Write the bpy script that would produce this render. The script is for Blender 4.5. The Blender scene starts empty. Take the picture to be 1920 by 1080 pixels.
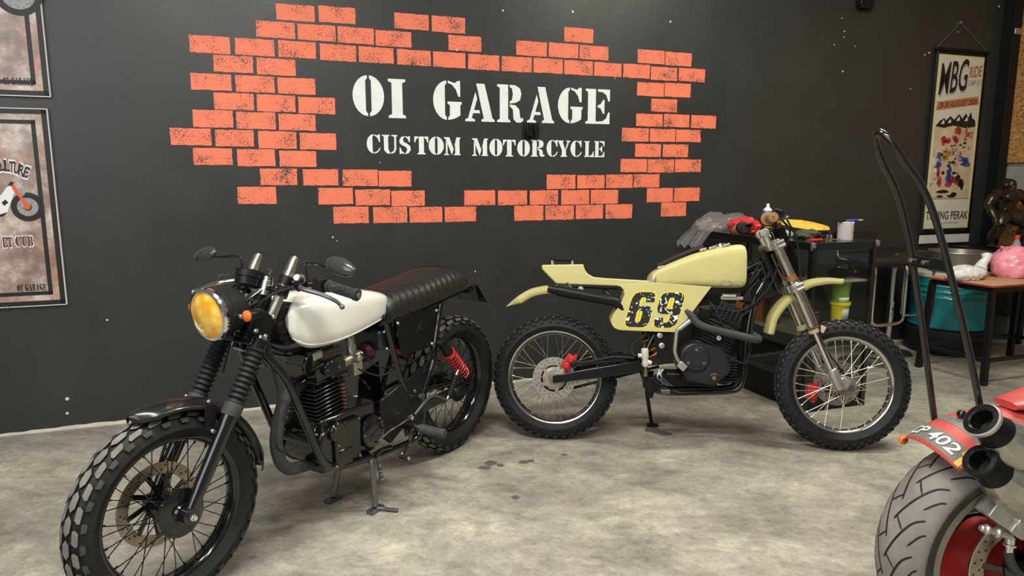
import bpy, bmesh, math, random
from mathutils import Vector as V, Matrix, noise
SC = bpy.context.scene
COL = SC.collection
PI = math.pi
random.seed(7)

# ------------------------------------------------------------------ camera, world, lights, exposure
PITCH = math.radians(9.0); FPX = 1300.0; CAMH = 1.37
cd = bpy.data.cameras.new('camera'); cam = bpy.data.objects.new('camera', cd); COL.objects.link(cam)
cd.sensor_width = 36.0; cd.lens = FPX/1920*36.0; cd.clip_start = 0.05
cam.location = (0, 0, CAMH); cam.rotation_euler = (PI/2-PITCH, 0, 0)
SC.camera = cam
wd = bpy.data.worlds.new('world'); SC.world = wd; wd.use_nodes = True
wd.node_tree.nodes['Background'].inputs[0].default_value = (0.93, 0.97, 1.0, 1)
wd.node_tree.nodes['Background'].inputs[1].default_value = 0.18
def area(name, loc, target, sx, sy, power, col):
    l = bpy.data.lights.new(name, 'AREA'); l.shape = 'RECTANGLE'; l.size = sx; l.size_y = sy
    l.energy = power; l.color = col
    o = bpy.data.objects.new(name, l); COL.objects.link(o); o.location = loc
    o.rotation_euler = (V(target)-V(loc)).to_track_quat('-Z', 'Y').to_euler()
    return o
area('daylight_from_shutter', (-2.5, -1.3, 2.6), (-0.5, 2.6, 0.3), 3.0, 2.4, 95, (0.95, 0.97, 1.0))
area('overhead_light', (-0.7, 1.3, 3.4), (-0.7, 1.3, 0), 1.5, 0.3, 118, (1.0, 0.98, 0.90))  # added fill lamp with no known fixture, brightens the floor at front left
area('overhead_light', (2.3, 3.1, 3.5), (2.3, 3.1, 0), 1.3, 0.25, 95, (1.0, 0.97, 0.84))
area('overhead_light', (0.5, 0.2, 3.5), (0.5, 0.2, 0), 1.3, 0.25, 60, (1.0, 0.97, 0.86))
SC.view_settings.view_transform = 'Standard'; SC.view_settings.look = 'None'
SC.view_settings.exposure = 0.0; SC.view_settings.gamma = 1.0; SC.view_settings.use_curve_mapping = False

# ------------------------------------------------------------------ local frames measured from the photograph
class Frame:
    """right-handed local frame standing on the floor; px() gives the local point where a sight line meets the plane y = off"""
    def __init__(s, o, heading, lean=0.0, z=0.0):
        h = math.radians(heading); l = math.radians(lean)
        s.ex = V((math.cos(h), math.sin(h), 0)); n = V((-s.ex.y, s.ex.x, 0)); k = V((0, 0, 1))
        s.ez = k*math.cos(l)+n*math.sin(l); s.ey = n*math.cos(l)-k*math.sin(l)
        s.o = V((o[0], o[1], z))
        s.M = Matrix((s.ex, s.ey, s.ez)).transposed().to_4x4(); s.M.translation = s.o
    def px(s, x, y, off=0.0):
        d = V((1, 0, 0))*((x-960)/FPX) - V((0, math.sin(PITCH), math.cos(PITCH)))*((y-540)/FPX) + V((0, math.cos(PITCH), -math.sin(PITCH)))
        C = V((0, 0, CAMH)); t = ((s.o+s.ey*off)-C).dot(s.ey)/d.dot(s.ey)
        P = C+d*t-s.o
        return V((P.dot(s.ex), off, P.dot(s.ez)))
    def w(s, x, y, z): return s.o+s.ex*x+s.ey*y+s.ez*z
WYAW = 20.0
_n = V((-math.sin(math.radians(WYAW)), math.cos(math.radians(WYAW)), 0))
WALL = Frame((_n.x*4.278, _n.y*4.278), WYAW)          # x along the wall, y into it, z up
WHITE = Frame((-0.317, 3.40), 239.4)
YEL = Frame((0.222, 3.524), -6.2, 8.5)
RED = Frame((1.362, 1.841), 8.0)

# ------------------------------------------------------------------ mesh collector
class MB:
    def __init__(s): s.v = []; s.f = []; s.m = []
    def add(s, vs, fs, mi=0):
        b = len(s.v); s.v += [tuple(v) for v in vs]; s.f += [tuple(b+i for i in f) for f in fs]; s.m += [mi]*len(fs); return s
    def box(s, c, d, rot=None, mi=0):
        x, y, z = d[0]/2, d[1]/2, d[2]/2
        vs = [V((a, b, e)) for a in (-x, x) for b in (-y, y) for e in (-z, z)]
        if rot is not None: vs = [rot @ v for v in vs]
        vs = [v+V(c) for v in vs]
        return s.add(vs, [(0,1,3,2),(4,6,7,5),(0,4,5,1),(2,3,7,6),(0,2,6,4),(1,5,7,3)], mi)
    def bar(s, a, b, w, h, up=(0,0,1), mi=0):
        a, b = V(a), V(b); d = (b-a); L = d.length; d.normalize()
        sd = d.cross(V(up)).normalized(); u = sd.cross(d).normalized()
        rot = Matrix((d, sd, u)).transposed()
        return s.box((a+b)/2, (L, w, h), rot, mi)
    def lathe(s, prof, p, axis, n=24, mi=0, a0=0.0, a1=2*PI):
        """prof: (radius, distance along the axis)"""
        p = V(p); ax = V(axis).normalized(); t = V((0,0,1)) if abs(ax.z) < .9 else V((1,0,0))
        e1 = ax.cross(t).normalized(); e2 = ax.cross(e1)
        full = abs(a1-a0-2*PI) < 1e-6; m = n if full else n+1
        vs = []
        for r, h in prof:
            for i in range(m):
                a = a0+(a1-a0)*i/n
                vs.append(p+ax*h+(e1*math.cos(a)+e2*math.sin(a))*r)
        fs = []
        for j in range(len(prof)-1):
            for i in range(n):
                k = (i+1) % m
                fs.append((j*m+i, j*m+k, (j+1)*m+k, (j+1)*m+i))
        if full:
            if prof[0][0] > 1e-6 and prof[0] != prof[-1]: fs.append(tuple(range(m))[::-1])
            if prof[-1][0] > 1e-6 and prof[0] != prof[-1]: fs.append(tuple((len(prof)-1)*m+i for i in range(m)))
        return s.add(vs, fs, mi)
    def cyl(s, a, b, r0, r1=None, n=16, mi=0):
        a, b = V(a), V(b); r1 = r0 if r1 is None else r1
        return s.lathe([(r0, 0), (r1, (b-a).length)], a, b-a, n, mi)
    def tube(s, pts, r, n=10, sm=6, closed=False, mi=0):
        pts = [V(p) for p in pts]
        rr = list(r) if isinstance(r, (list, tuple)) else [r]*len(pts)
        if sm > 1 and len(pts) > 2: pts, rr = smooth(pts, sm, closed, rr)
        N = len(pts); rings = []; e = None
        for i, p in enumerate(pts):
            if closed: d = pts[(i+1) % N]-pts[i-1]
            else: d = pts[min(i+1, N-1)]-pts[max(i-1, 0)]
            d.normalize()
            if e is None: e = d.orthogonal().normalized()
            e = (e-d*e.dot(d)).normalized(); g = d.cross(e)
            rings.append([p+(e*math.cos(2*PI*k/n)+g*math.sin(2*PI*k/n))*rr[i] for k in range(n)])
        return s.loft(rings, True, closed, mi)
    def loft(s, rings, caps=True, loop=False, mi=0, ringclosed=True):
        n = len(rings[0]); vs = [v for r in rings for v in r]; fs = []
        R = len(rings)
        for j in range(R if loop else R-1):
            q = (j+1) % R
            for i in range(n if ringclosed else n-1):
                k = (i+1) % n
                fs.append((j*n+i, j*n+k, q*n+k, q*n+i))
        if caps and not loop and ringclosed:
            fs.append(tuple(range(n))[::-1]); fs.append(tuple((R-1)*n+i for i in range(n)))
        return s.add(vs, fs, mi)
    def prism(s, poly, t, mi=0, inset=0.0):
        poly = [V(p) for p in poly]; t = V(t); n = len(poly)
        c = sum(poly, V((0,0,0)))/n
        top = [p+t+((c-p)*inset if inset else V((0,0,0))) for p in poly]
        fs = [tuple(range(n))[::-1], tuple(range(n, 2*n))]+[(i, (i+1) % n, n+(i+1) % n, n+i) for i in range(n)]
        return s.add(poly+top, fs, mi)
    def ell(s, c, r, rot=None, n=16, m=10, mi=0, fn=None):
        c = V(c); vs = []; fs = []
        r = (r, r, r) if isinstance(r, (int, float)) else r
        for j in range(m+1):
            th = PI*j/m
            for i in range(n):
                a = 2*PI*i/n
                u = V((math.sin(th)*math.cos(a), math.sin(th)*math.sin(a), math.cos(th)))
                p = V((u.x*r[0], u.y*r[1], u.z*r[2]))
                if fn: p = fn(p, u)
                if rot is not None: p = rot @ p
                vs.append(c+p)
        for j in range(m):
            for i in range(n):
                k = (i+1) % n
                fs.append((j*n+i, (j+1)*n+i, (j+1)*n+k, j*n+k))
        return s.add(vs, fs, mi)
    def grid(s, rows, thick=None, mi=0):
        """open surface; thick gives it a second skin offset by a vector function"""
        n = len(rows[0]); R = len(rows)
        vs = [v for r in rows for v in r]
        fs = [(j*n+i, j*n+i+1, (j+1)*n+i+1, (j+1)*n+i) for j in range(R-1) for i in range(n-1)]
        return s.add(vs, fs, mi)
    def mesh(s, name, mats, smooth_ang=35):
        me = bpy.data.meshes.new(name); me.from_pydata(s.v, [], s.f)
        bm = bmesh.new(); bm.from_mesh(me)
        bmesh.ops.remove_doubles(bm, verts=bm.verts, dist=1e-6)
        bmesh.ops.recalc_face_normals(bm, faces=bm.faces); bm.to_mesh(me); bm.free()
        if len(me.polygons) == len(s.m):
            me.polygons.foreach_set('material_index', s.m)
        elif any(s.m):
            me.clear_geometry(); me.from_pydata(s.v, [], s.f); me.polygons.foreach_set('material_index', s.m)
            bm = bmesh.new(); bm.from_mesh(me); bmesh.ops.recalc_face_normals(bm, faces=bm.faces); bm.to_mesh(me); bm.free()
        for m in (mats if isinstance(mats, (list, tuple)) else [mats]): me.materials.append(m)
        if smooth_ang:
            me.polygons.foreach_set('use_smooth', [True]*len(me.polygons))
            try: me.set_sharp_from_angle(angle=math.radians(smooth_ang))
            except Exception: pass
        me.update(); return me
    def pieces(s):
        """the collector's face islands, gathered into pieces that stand apart from each other"""
        par = list(range(len(s.v)))
        def find(a):
            while par[a] != a: par[a] = par[par[a]]; a = par[a]
            return a
        for f in s.f:
            r = find(f[0])
            for q in f[1:]: par[find(q)] = r
        isl = {}
        for k, f in enumerate(s.f): isl.setdefault(find(f[0]), []).append(k)
        isl = list(isl.values())
        if len(isl) > 400: return None
        bx = []
        for fs in isl:
            P = [s.v[i] for k in fs for i in s.f[k]]
            bx.append(([min(p[a] for p in P) for a in range(3)], [max(p[a] for p in P) for a in range(3)]))
        sz = [max(h[a]-l[a] for a in range(3)) for l, h in bx]
        par = list(range(len(isl)))
        for i in range(len(isl)):
            for j in range(i):
                g = [max(0, bx[i][0][a]-bx[j][1][a], bx[j][0][a]-bx[i][1][a]) for a in range(3)]
                if math.sqrt(sum(x*x for x in g)) <= max(.0198, .49*max(sz[i], sz[j])): par[find(i)] = find(j)
        out = {}
        for i in range(len(isl)): out.setdefault(find(i), []).extend(isl[i])
        return list(out.values())
    def build(s, name, mats, parent=None, bevel=0.0, smooth_ang=35, label=None, sub=0, solid=0.0, loc=None, one=False):
        if not one and parent is not None:
            pc = s.pieces()
            if pc and len(pc) > 1:
                first = None
                for fs in pc:
                    m = MB(); idx = {}
                    for k in sorted(fs):
                        for i in s.f[k]:
                            if i not in idx: idx[i] = len(m.v); m.v.append(s.v[i])
                        m.f.append(tuple(idx[i] for i in s.f[k])); m.m.append(s.m[k])
                    o = m.build(name, mats, parent, bevel, smooth_ang, label, sub, solid, loc, True)
                    first = first or o
                return first
        if loc is not None:
            L = V(loc); s.v = [tuple(V(v)-L) for v in s.v]
        o = bpy.data.objects.new(name, s.mesh(name, mats, smooth_ang)); COL.objects.link(o)
        if loc is not None: o.location = loc
        if parent is not None: o.parent = parent
        if solid:
            md = o.modifiers.new('solid', 'SOLIDIFY'); md.thickness = solid; md.offset = 0
        if bevel:
            md = o.modifiers.new('bevel', 'BEVEL'); md.width = bevel; md.segments = 2; md.limit_method = 'ANGLE'; md.angle_limit = math.radians(40)
        if sub:
            md = o.modifiers.new('sub', 'SUBSURF'); md.levels = sub; md.render_levels = sub
        if label: o['label'] = label
        return o

def smooth(pts, sm, closed=False, rr=None):
    out = []; ro = []; N = len(pts); rr = rr or [0]*N
    rng = N if closed else N-1
    for i in range(rng):
        g = lambda k: pts[k % N] if closed else pts[min(max(k, 0), N-1)]
        p0, p1, p2, p3 = g(i-1), g(i), g(i+1), g(i+2)
        if not closed:
            if i == 0: p0 = p1*2-p2
            if i == N-2: p3 = p2*2-p1
        for k in range(sm):
            t = k/sm
            out.append(0.5*((2*p1)+(p2-p0)*t+(2*p0-5*p1+4*p2-p3)*t*t+(3*p1-p0-3*p2+p3)*t**3))
            ro.append(rr[i]*(1-t)+rr[(i+1) % N]*t)
    if not closed: out.append(pts[-1]); ro.append(rr[-1])
    return out, ro

def root(name, frame_or_loc, label, cat, group=None, rotz=0.0):
    o = bpy.data.objects.new(name, None); COL.objects.link(o); o.empty_display_size = 0.1
    if isinstance(frame_or_loc, Frame): o.matrix_world = frame_or_loc.M
    else: o.location = frame_or_loc; o.rotation_euler = (0, 0, rotz)
    return tag(o, label, cat, group)
def tag(o, label, cat, group=None):
    o['label'] = label; o['category'] = cat
    if group: o['group'] = group
    return o
def struct(o, label=None):
    o['kind'] = 'structure'
    if label: o['label'] = label
    return o
def dupe(o, parent=None, rot=None, loc=None, name=None):
    c = o.copy(); COL.objects.link(c)
    if parent is not None: c.parent = parent
    if rot is not None: c.rotation_euler = rot
    if loc is not None: c.location = loc
    return c

# ------------------------------------------------------------------ materials
MATS = {}
def mat(name, col, rough=0.5, metal=0.0, spec=0.5, coat=0.0, var=0.0, vscale=8.0, bump=0.0, bscale=60.0, rvar=0.0, col2=None, emis=None, trans=0.0, ior=1.45, alpha=1.0, aniso=0.0):
    m = bpy.data.materials.new(name); m.use_nodes = True; MATS[name] = m
    nt = m.node_tree; b = nt.nodes['Principled BSDF']; L = nt.links
    def C(c): return (c[0], c[1], c[2], 1)
    b.inputs['Base Color'].default_value = C(col); b.inputs['Roughness'].default_value = rough
    b.inputs['Metallic'].default_value = metal; b.inputs['Specular IOR Level'].default_value = spec
    b.inputs['Coat Weight'].default_value = coat; b.inputs['Coat Roughness'].default_value = 0.05
    b.inputs['Transmission Weight'].default_value = trans; b.inputs['IOR'].default_value = ior
    b.inputs['Alpha'].default_value = alpha
    tc = nt.nodes.new('ShaderNodeTexCoord')
    if var or col2 or rvar:
        n = nt.nodes.new('ShaderNodeTexNoise'); n.inputs['Scale'].default_value = vscale; n.inputs['Detail'].default_value = 6; n.inputs['Roughness'].default_value = 0.65
        L.new(tc.outputs['Object'], n.inputs['Vector'])
        if var or col2:
            r = nt.nodes.new('ShaderNodeValToRGB'); r.color_ramp.elements[0].position = 0.32; r.color_ramp.elements[1].position = 0.70
            c2 = col2 or tuple(min(1, c*(1+var)) for c in col); c1 = col if col2 else tuple(c*(1-var) for c in col)
            r.color_ramp.elements[0].color = C(c1); r.color_ramp.elements[1].color = C(c2)
            L.new(n.outputs['Fac'], r.inputs['Fac']); L.new(r.outputs['Color'], b.inputs['Base Color'])
        if rvar:
            mr = nt.nodes.new('ShaderNodeMapRange'); mr.inputs['From Min'].default_value = 0.3; mr.inputs['From Max'].default_value = 0.7
            mr.inputs['To Min'].default_value = max(0.02, rough-rvar); mr.inputs['To Max'].default_value = min(1, rough+rvar)
            L.new(n.outputs['Fac'], mr.inputs['Value']); L.new(mr.outputs['Result'], b.inputs['Roughness'])
    if bump:
        n2 = nt.nodes.new('ShaderNodeTexNoise'); n2.inputs['Scale'].default_value = bscale; n2.inputs['Detail'].default_value = 4
        L.new(tc.outputs['Object'], n2.inputs['Vector'])
        bp = nt.nodes.new('ShaderNodeBump'); bp.inputs['Strength'].default_value = bump; bp.inputs['Distance'].default_value = 0.004
        L.new(n2.outputs['Fac'], bp.inputs['Height']); L.new(bp.outputs['Normal'], b.inputs['Normal'])
    if emis:
        b.inputs['Emission Color'].default_value = C(emis[:3]); b.inputs['Emission Strength'].default_value = emis[3]
    return m
K_GLOSS = mat('gloss_black_paint', (0.006, 0.006, 0.006), 0.16, coat=0.5, rvar=0.06, vscale=14)
K_SATIN = mat('satin_black', (0.007, 0.007, 0.007), 0.36, spec=0.3, rvar=0.08, vscale=20)
K_MATT = mat('matt_black', (0.011, 0.011, 0.011), 0.6, spec=0.3, var=0.3, vscale=20, bump=0.15, bscale=200)
K_RUB = mat('black_rubber', (0.013, 0.013, 0.013), 0.62, spec=0.35, var=0.35, vscale=25)
K_DUST = mat('dusty_tread_rubber', (0.11, 0.10, 0.09), 0.85, col2=(0.21, 0.195, 0.175), vscale=18, bump=0.2, bscale=180)
K_TREAD = mat('dark_tread_rubber', (0.02, 0.02, 0.019), 0.7, col2=(0.06, 0.058, 0.052), vscale=14, bump=0.2, bscale=180)
K_GREY = mat('greyed_black_rubber', (0.03, 0.03, 0.03), 0.65, col2=(0.055, 0.053, 0.05), vscale=18)
CHROME = mat('chrome', (0.78, 0.78, 0.77), 0.10, metal=1.0)
STEEL = mat('brushed_steel', (0.60, 0.58, 0.53), 0.30, metal=1.0, rvar=0.08, vscale=30)
NICKEL = mat('satin_nickel', (0.62, 0.59, 0.50), 0.24, metal=1.0, rvar=0.06, vscale=16)
ALLOY = mat('cast_alloy', (0.55, 0.53, 0.49), 0.42, metal=0.9, var=0.15, vscale=20)
GUNM = mat('gunmetal', (0.17, 0.17, 0.175), 0.34, metal=0.8, rvar=0.08)
BRASSY = mat('worn_disc_steel', (0.36, 0.31, 0.24), 0.34, metal=0.9, var=0.25, vscale=22, rvar=0.1)
DISC = mat('disc_steel', (0.45, 0.42, 0.36), 0.36, metal=0.85, var=0.15, vscale=20)
BOLT = mat('zinc_bolt', (0.75, 0.74, 0.70), 0.28, metal=1.0)
REDP = mat('red_paint', (0.50, 0.025, 0.02), 0.30, coat=0.3)
IVORY = mat('white_tank_paint', (0.76, 0.76, 0.69), 0.17, coat=0.6)
CREAM = mat('cream_yellow_paint', (0.56, 0.51, 0.21), 0.42, var=0.05, vscale=5, rvar=0.08)
LEATHER = mat('black_seat_leather', (0.014, 0.013, 0.012), 0.42, var=0.2, vscale=30, bump=0.25, bscale=260)
ORANGE = mat('orange_lens', (0.75, 0.14, 0.02), 0.18, coat=0.4)
GUM = mat('gum_rubber', (0.30, 0.15, 0.06), 0.65, var=0.15, vscale=30)
# ------------------------------------------------------------------ the room
def floor_mat():
    m = bpy.data.materials.new('stained_concrete'); m.use_nodes = True; nt = m.node_tree; L = nt.links; b = nt.nodes['Principled BSDF']
    tc = nt.nodes.new('ShaderNodeTexCoord')
    def mapping(sc, rot=0.0):
        mp = nt.nodes.new('ShaderNodeMapping'); mp.inputs['Scale'].default_value = sc; mp.inputs['Rotation'].default_value = (0, 0, rot)
        L.new(tc.outputs['Object'], mp.inputs['Vector']); return mp
    def noi(sc, det=8, rg=0.62, scale=(1,1,1), rot=0.0, dist=0.0):
        n = nt.nodes.new('ShaderNodeTexNoise'); n.inputs['Scale'].default_value = sc; n.inputs['Detail'].default_value = det; n.inputs['Roughness'].default_value = rg; n.inputs['Distortion'].default_value = dist
        L.new(mapping(scale, rot).outputs['Vector'], n.inputs['Vector']); return n
    def ramp(src, stops):
        r = nt.nodes.new('ShaderNodeValToRGB'); e = r.color_ramp.elements
        while len(e) < len(stops): e.new(0.5)
        for k, (p, c) in enumerate(stops): e[k].position = p; e[k].color = (c[0], c[1], c[2], 1)
        L.new(src, r.inputs['Fac']); return r
    def mix(a, bb, fac, mode='MIX'):
        x = nt.nodes.new('ShaderNodeMixRGB'); x.blend_type = mode
        L.new(a, x.inputs['Color1']); L.new(bb, x.inputs['Color2'])
        if isinstance(fac, float): x.inputs['Fac'].default_value = fac
        else: L.new(fac, x.inputs['Fac'])
        return x
    base = ramp(noi(1.3, 12, 0.70, (1, 1.15, 1), 0.35, 0.35).outputs['Fac'], [(0.30, (0.19, 0.175, 0.145)), (0.45, (0.31, 0.29, 0.245)), (0.55, (0.40, 0.375, 0.31)), (0.68, (0.56, 0.53, 0.41))])
    fine = ramp(noi(8, 12, 0.74, (1, 1.5, 1), 0.5, 0.5).outputs['Fac'], [(0.33, (0.62, 0.62, 0.62)), (0.58, (1.02, 1.02, 1.0)), (0.74, (1.45, 1.43, 1.34))])
    c = mix(base.outputs['Color'], fine.outputs['Color'], 0.75, 'MULTIPLY')
    grit = ramp(noi(70, 6, 0.7).outputs['Fac'], [(0.35, (0.86, 0.86, 0.86)), (0.65, (1.08, 1.08, 1.08))])
    c = mix(c.outputs['Color'], grit.outputs['Color'], 0.8, 'MULTIPLY')
    blot = ramp(noi(2.6, 7, 0.6, (1, 1.3, 1), 0.2, 1.2).outputs['Fac'], [(0.34, (0.60, 0.595, 0.58)), (0.47, (0.98, 0.98, 0.98)), (0.57, (1.02, 1.02, 1.0)), (0.68, (1.30, 1.29, 1.18))])
    c = mix(c.outputs['Color'], blot.outputs['Color'], 0.65, 'MULTIPLY')
    pit = ramp(noi(24, 14, 0.78, (1, 1.25, 1), 0.4, 0.3).outputs['Fac'], [(0.40, (0.70, 0.69, 0.67)), (0.48, (0.97, 0.97, 0.97)), (0.58, (1.04, 1.04, 1.03)), (0.66, (1.38, 1.37, 1.30))])
    c = mix(c.outputs['Color'], pit.outputs['Color'], 0.65, 'MULTIPLY')
    vn = noi(2.2, 10, 0.6, (1, 1.5, 1), 0.6, 0.9); vn.noise_type = 'RIDGED_MULTIFRACTAL'
    vein = ramp(vn.outputs['Fac'], [(0.55, (0, 0, 0)), (0.95, (0.5, 0.5, 0.5))])
    pale = nt.nodes.new('ShaderNodeRGB'); pale.outputs[0].default_value = (0.62, 0.59, 0.50, 1)
    msk = mix(vein.outputs['Color'], ramp(noi(5, 8, 0.7).outputs['Fac'], [(0.50, (0, 0, 0)), (0.64, (1, 1, 1))]).outputs['Color'], 1.0, 'MULTIPLY')
    c = mix(c.outputs['Color'], pale.outputs[0], msk.outputs['Color'])
    # oil drips on the concrete
    sep = nt.nodes.new('ShaderNodeSeparateXYZ'); L.new(tc.outputs['Object'], sep.inputs['Vector'])
    wob = noi(16, 4, 0.6)
    tot = None
    for (x, y, r) in SPOTS:
        vd = nt.nodes.new('ShaderNodeVectorMath'); vd.operation = 'DISTANCE'; L.new(tc.outputs['Object'], vd.inputs[0]); vd.inputs[1].default_value = (x, y, 0)
        ad = nt.nodes.new('ShaderNodeMath'); ad.operation = 'MULTIPLY_ADD'; L.new(wob.outputs['Fac'], ad.inputs[0]); ad.inputs[1].default_value = r*2.2; ad.inputs[2].default_value = -r*1.1
        sm = nt.nodes.new('ShaderNodeMath'); L.new(vd.outputs['Value'], sm.inputs[0]); L.new(ad.outputs[0], sm.inputs[1])
        mr = nt.nodes.new('ShaderNodeMapRange'); L.new(sm.outputs[0], mr.inputs['Value']); mr.inputs['From Min'].default_value = r*0.8; mr.inputs['From Max'].default_value = r*1.15; mr.inputs['To Min'].default_value = 0.78; mr.inputs['To Max'].default_value = 0
        if tot is None: tot = mr.outputs['Result']
        else:
            mx = nt.nodes.new('ShaderNodeMath'); mx.operation = 'MAXIMUM'; L.new(tot, mx.inputs[0]); L.new(mr.outputs['Result'], mx.inputs[1]); tot = mx.outputs[0]
    dk = nt.nodes.new('ShaderNodeRGB'); dk.outputs[0].default_value = (0.055, 0.05, 0.042, 1)
    c = mix(c.outputs['Color'], dk.outputs[0], tot)
    L.new(c.outputs['Color'], b.inputs['Base Color'])
    rr = ramp(noi(3, 6).outputs['Fac'], [(0.3, (0.50,)*3), (0.7, (0.72,)*3)]); L.new(rr.outputs['Color'], b.inputs['Roughness'])
    bp = nt.nodes.new('ShaderNodeBump'); bp.inputs['Strength'].default_value = 0.12; bp.inputs['Distance'].default_value = 0.004
    L.new(noi(40, 8, 0.7).outputs['Fac'], bp.inputs['Height']); L.new(bp.outputs['Normal'], b.inputs['Normal'])
    b.inputs['Specular IOR Level'].default_value = 0.35
    return m
GROUND = Frame((0, 0), 0)
def floor_pt(x, y):
    d = V((1, 0, 0))*((x-960)/FPX) - V((0, math.sin(PITCH), math.cos(PITCH)))*((y-540)/FPX) + V((0, math.cos(PITCH), -math.sin(PITCH)))
    t = -CAMH/d.z; return V((d.x*t, d.y*t, 0))
SPOTS = []
for (x, y, r) in ((920,868,.035),(938,872,.02),(909,877,.025),(982,866,.022),(995,864,.018),(967,933,.02),(1058,853,.018),(1224,806,.05),(1243,812,.04)):
    p = floor_pt(x, y); SPOTS.append((p.x, p.y, r))
fl = MB().add([(-7,-5,0),(9,-5,0),(9,8,0),(-7,8,0),(-7,-5,-.1),(9,-5,-.1),(9,8,-.1),(-7,8,-.1)], [(0,1,2,3),(7,6,5,4),(0,4,5,1),(1,5,6,2),(2,6,7,3),(3,7,4,0)]).build('floor', floor_mat(), smooth_ang=0)
struct(fl, 'stained grey concrete garage floor')

WB = mat('black_wall_paint', (0.029, 0.029, 0.027), 0.42, spec=0.55, var=0.10, vscale=2.5, bump=0.10, bscale=40, rvar=0.06)
WH = 3.7
def on_wall(name, kind=True):
    o = bpy.data.objects.new(name, None)
    return o
wall = MB().box((1.2, 0.06, WH/2), (9.6, 0.12, WH)).build('wall_back', WB, smooth_ang=0)
wall.matrix_world = WALL.M; struct(wall, 'black painted garage wall carrying the orange brick mural')

def brick_mat():
    m = bpy.data.materials.new('sponged_orange_paint'); m.use_nodes = True; nt = m.node_tree; L = nt.links; b = nt.nodes['Principled BSDF']
    tc = nt.nodes.new('ShaderNodeTexCoord')
    def noi(sc, det, rg): 
        n = nt.nodes.new('ShaderNodeTexNoise'); n.inputs['Scale'].default_value = sc; n.inputs['Detail'].default_value = det; n.inputs['Roughness'].default_value = rg; L.new(tc.outputs['Object'], n.inputs['Vector']); return n.outputs['Fac']
    big = nt.nodes.new('ShaderNodeMapRange'); L.new(noi(9, 3, 0.5), big.inputs['Value']); big.inputs['From Min'].default_value = 0.35; big.inputs['From Max'].default_value = 0.75; big.inputs['To Min'].default_value = -0.09; big.inputs['To Max'].default_value = 0.16
    ad = nt.nodes.new('ShaderNodeMath'); L.new(noi(150, 3, 0.6), ad.inputs[0]); L.new(big.outputs[0], ad.inputs[1])
    r = nt.nodes.new('ShaderNodeValToRGB'); e = r.color_ramp.elements
    e[0].position = 0.575; e[0].color = (0.88, 0.205, 0.105, 1); e[1].position = 0.68; e[1].color = (0.07, 0.045, 0.04, 1)
    L.new(ad.outputs[0], r.inputs['Fac']); L.new(r.outputs['Color'], b.inputs['Base Color']); b.inputs['Roughness'].default_value = 0.6
    return m
BRICKS = [(517,6,590.3,41.8),(596.5,10.2,666.7,45.8),(478.9,37.7,553.7,73.3),(557,43.8,629.7,78.4),(632.6,48.9,701.2,84),(703.9,56,771.5,89.6),(738.9,23.4,804,57.5),(809.2,28.9,872,63.6),(840.4,65.2,902,97.8),
(353.4,64.8,432.4,101.9),(439.8,70.7,515,106.4),(521,75,592.8,110.6),(598.9,81.5,668.2,116),(672,86.6,738.3,119.8),(743.8,91.7,807.8,124.3),(811.9,96.2,873,128.4),(877.5,100.9,936.2,132.8),(940.2,104.8,996.8,136.2),(1000.2,108.2,1054.7,138.7),(1058,112.3,1110.9,141.9),(1114,116.2,1164.7,144.9),(1168.6,119,1217.9,147.6),(1220.6,124.3,1268.8,152.2),(1272.9,127.2,1321,154.5),
(968,75.7,1025,106.6),(1028.8,79.1,1083.8,110),(1086.8,84.2,1140.4,113.5),(1058,50.2,1112,81.4),(1195.7,92.2,1245.4,120.8),(1247.7,96.8,1295.8,125),(1195,153.6,1244.2,181.5),(1246.5,154.7,1294.2,183.2),(1221.3,184.5,1268.8,210.6),
(1193,212.6,1242,237.8),(1245,213.7,1291.7,239),(1296.3,215.6,1341.6,241.2),(1166.3,239.4,1215.6,265.8),(1218.6,241.2,1265.6,266.5),(1267.6,242.9,1313,267),(1191,269.4,1238.5,294.4),(1243,270.4,1289.4,294.6),(1163.4,298,1212.2,323),(1214.5,298.5,1263,323.7),(1266,298.5,1313.4,322.6),
(1025,327.4,1078.6,354),(1082.2,328.3,1133,353),(1136.5,327.2,1185.8,352.4),(1188.6,326.5,1235.8,351.2),(870,357,928.2,384.2),(933.3,357.4,988,384),(993.3,357,1046,383.3),(1052.4,356.5,1104.5,382.9),(1108,356.3,1158.3,381.7),(1212.9,353,1261,378.7),(1264.2,352,1310.7,377),(1239.7,379.9,1285.5,405),(964.2,386,1018.5,413),(1022.4,385.6,1075.8,411.3),(1079.5,384.5,1130.4,409.7),(1135.4,383.3,1184.7,409.2),
(399.2,102.3,475.2,137.5),(480.7,108,554.7,142.6),(356.4,136.5,435,170.7),(440.6,140.6,515.6,174.6),(520,144.7,592,177.9),(400.2,173.2,476.9,207.2),(481,176.6,554.7,210.5),(558.4,181.3,629,214.5),(360.5,205.3,438.4,239.8),(442,209.2,517.3,243),(521.5,213.2,592.4,245.4),(318,239.4,397.3,272.8),(402.2,242.6,476.8,275),(483.6,245.4,556.7,279.2),(561.3,249,630.8,281),(361.3,277.3,436.3,309.3),(444.2,279.4,516.6,311.8),(523.2,282.6,593.3,312.9),
(487,316,558.1,347),(567.3,317.1,635,347.6),(641.8,318.2,708.9,348.5),(709.5,319.9,771.7,349.7),(444.8,350.6,518.7,382),(596,352.3,662.6,382.5),(665.8,355.5,731.9,384.2),(733.4,357.6,796.6,386),(624.7,388,691.8,417.9),(699.3,388.5,763.6,417.3),(767.4,388.5,829.2,416.2),(833.5,388,892.7,415)]
mb = MB()
rb = random.Random(3)
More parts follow.
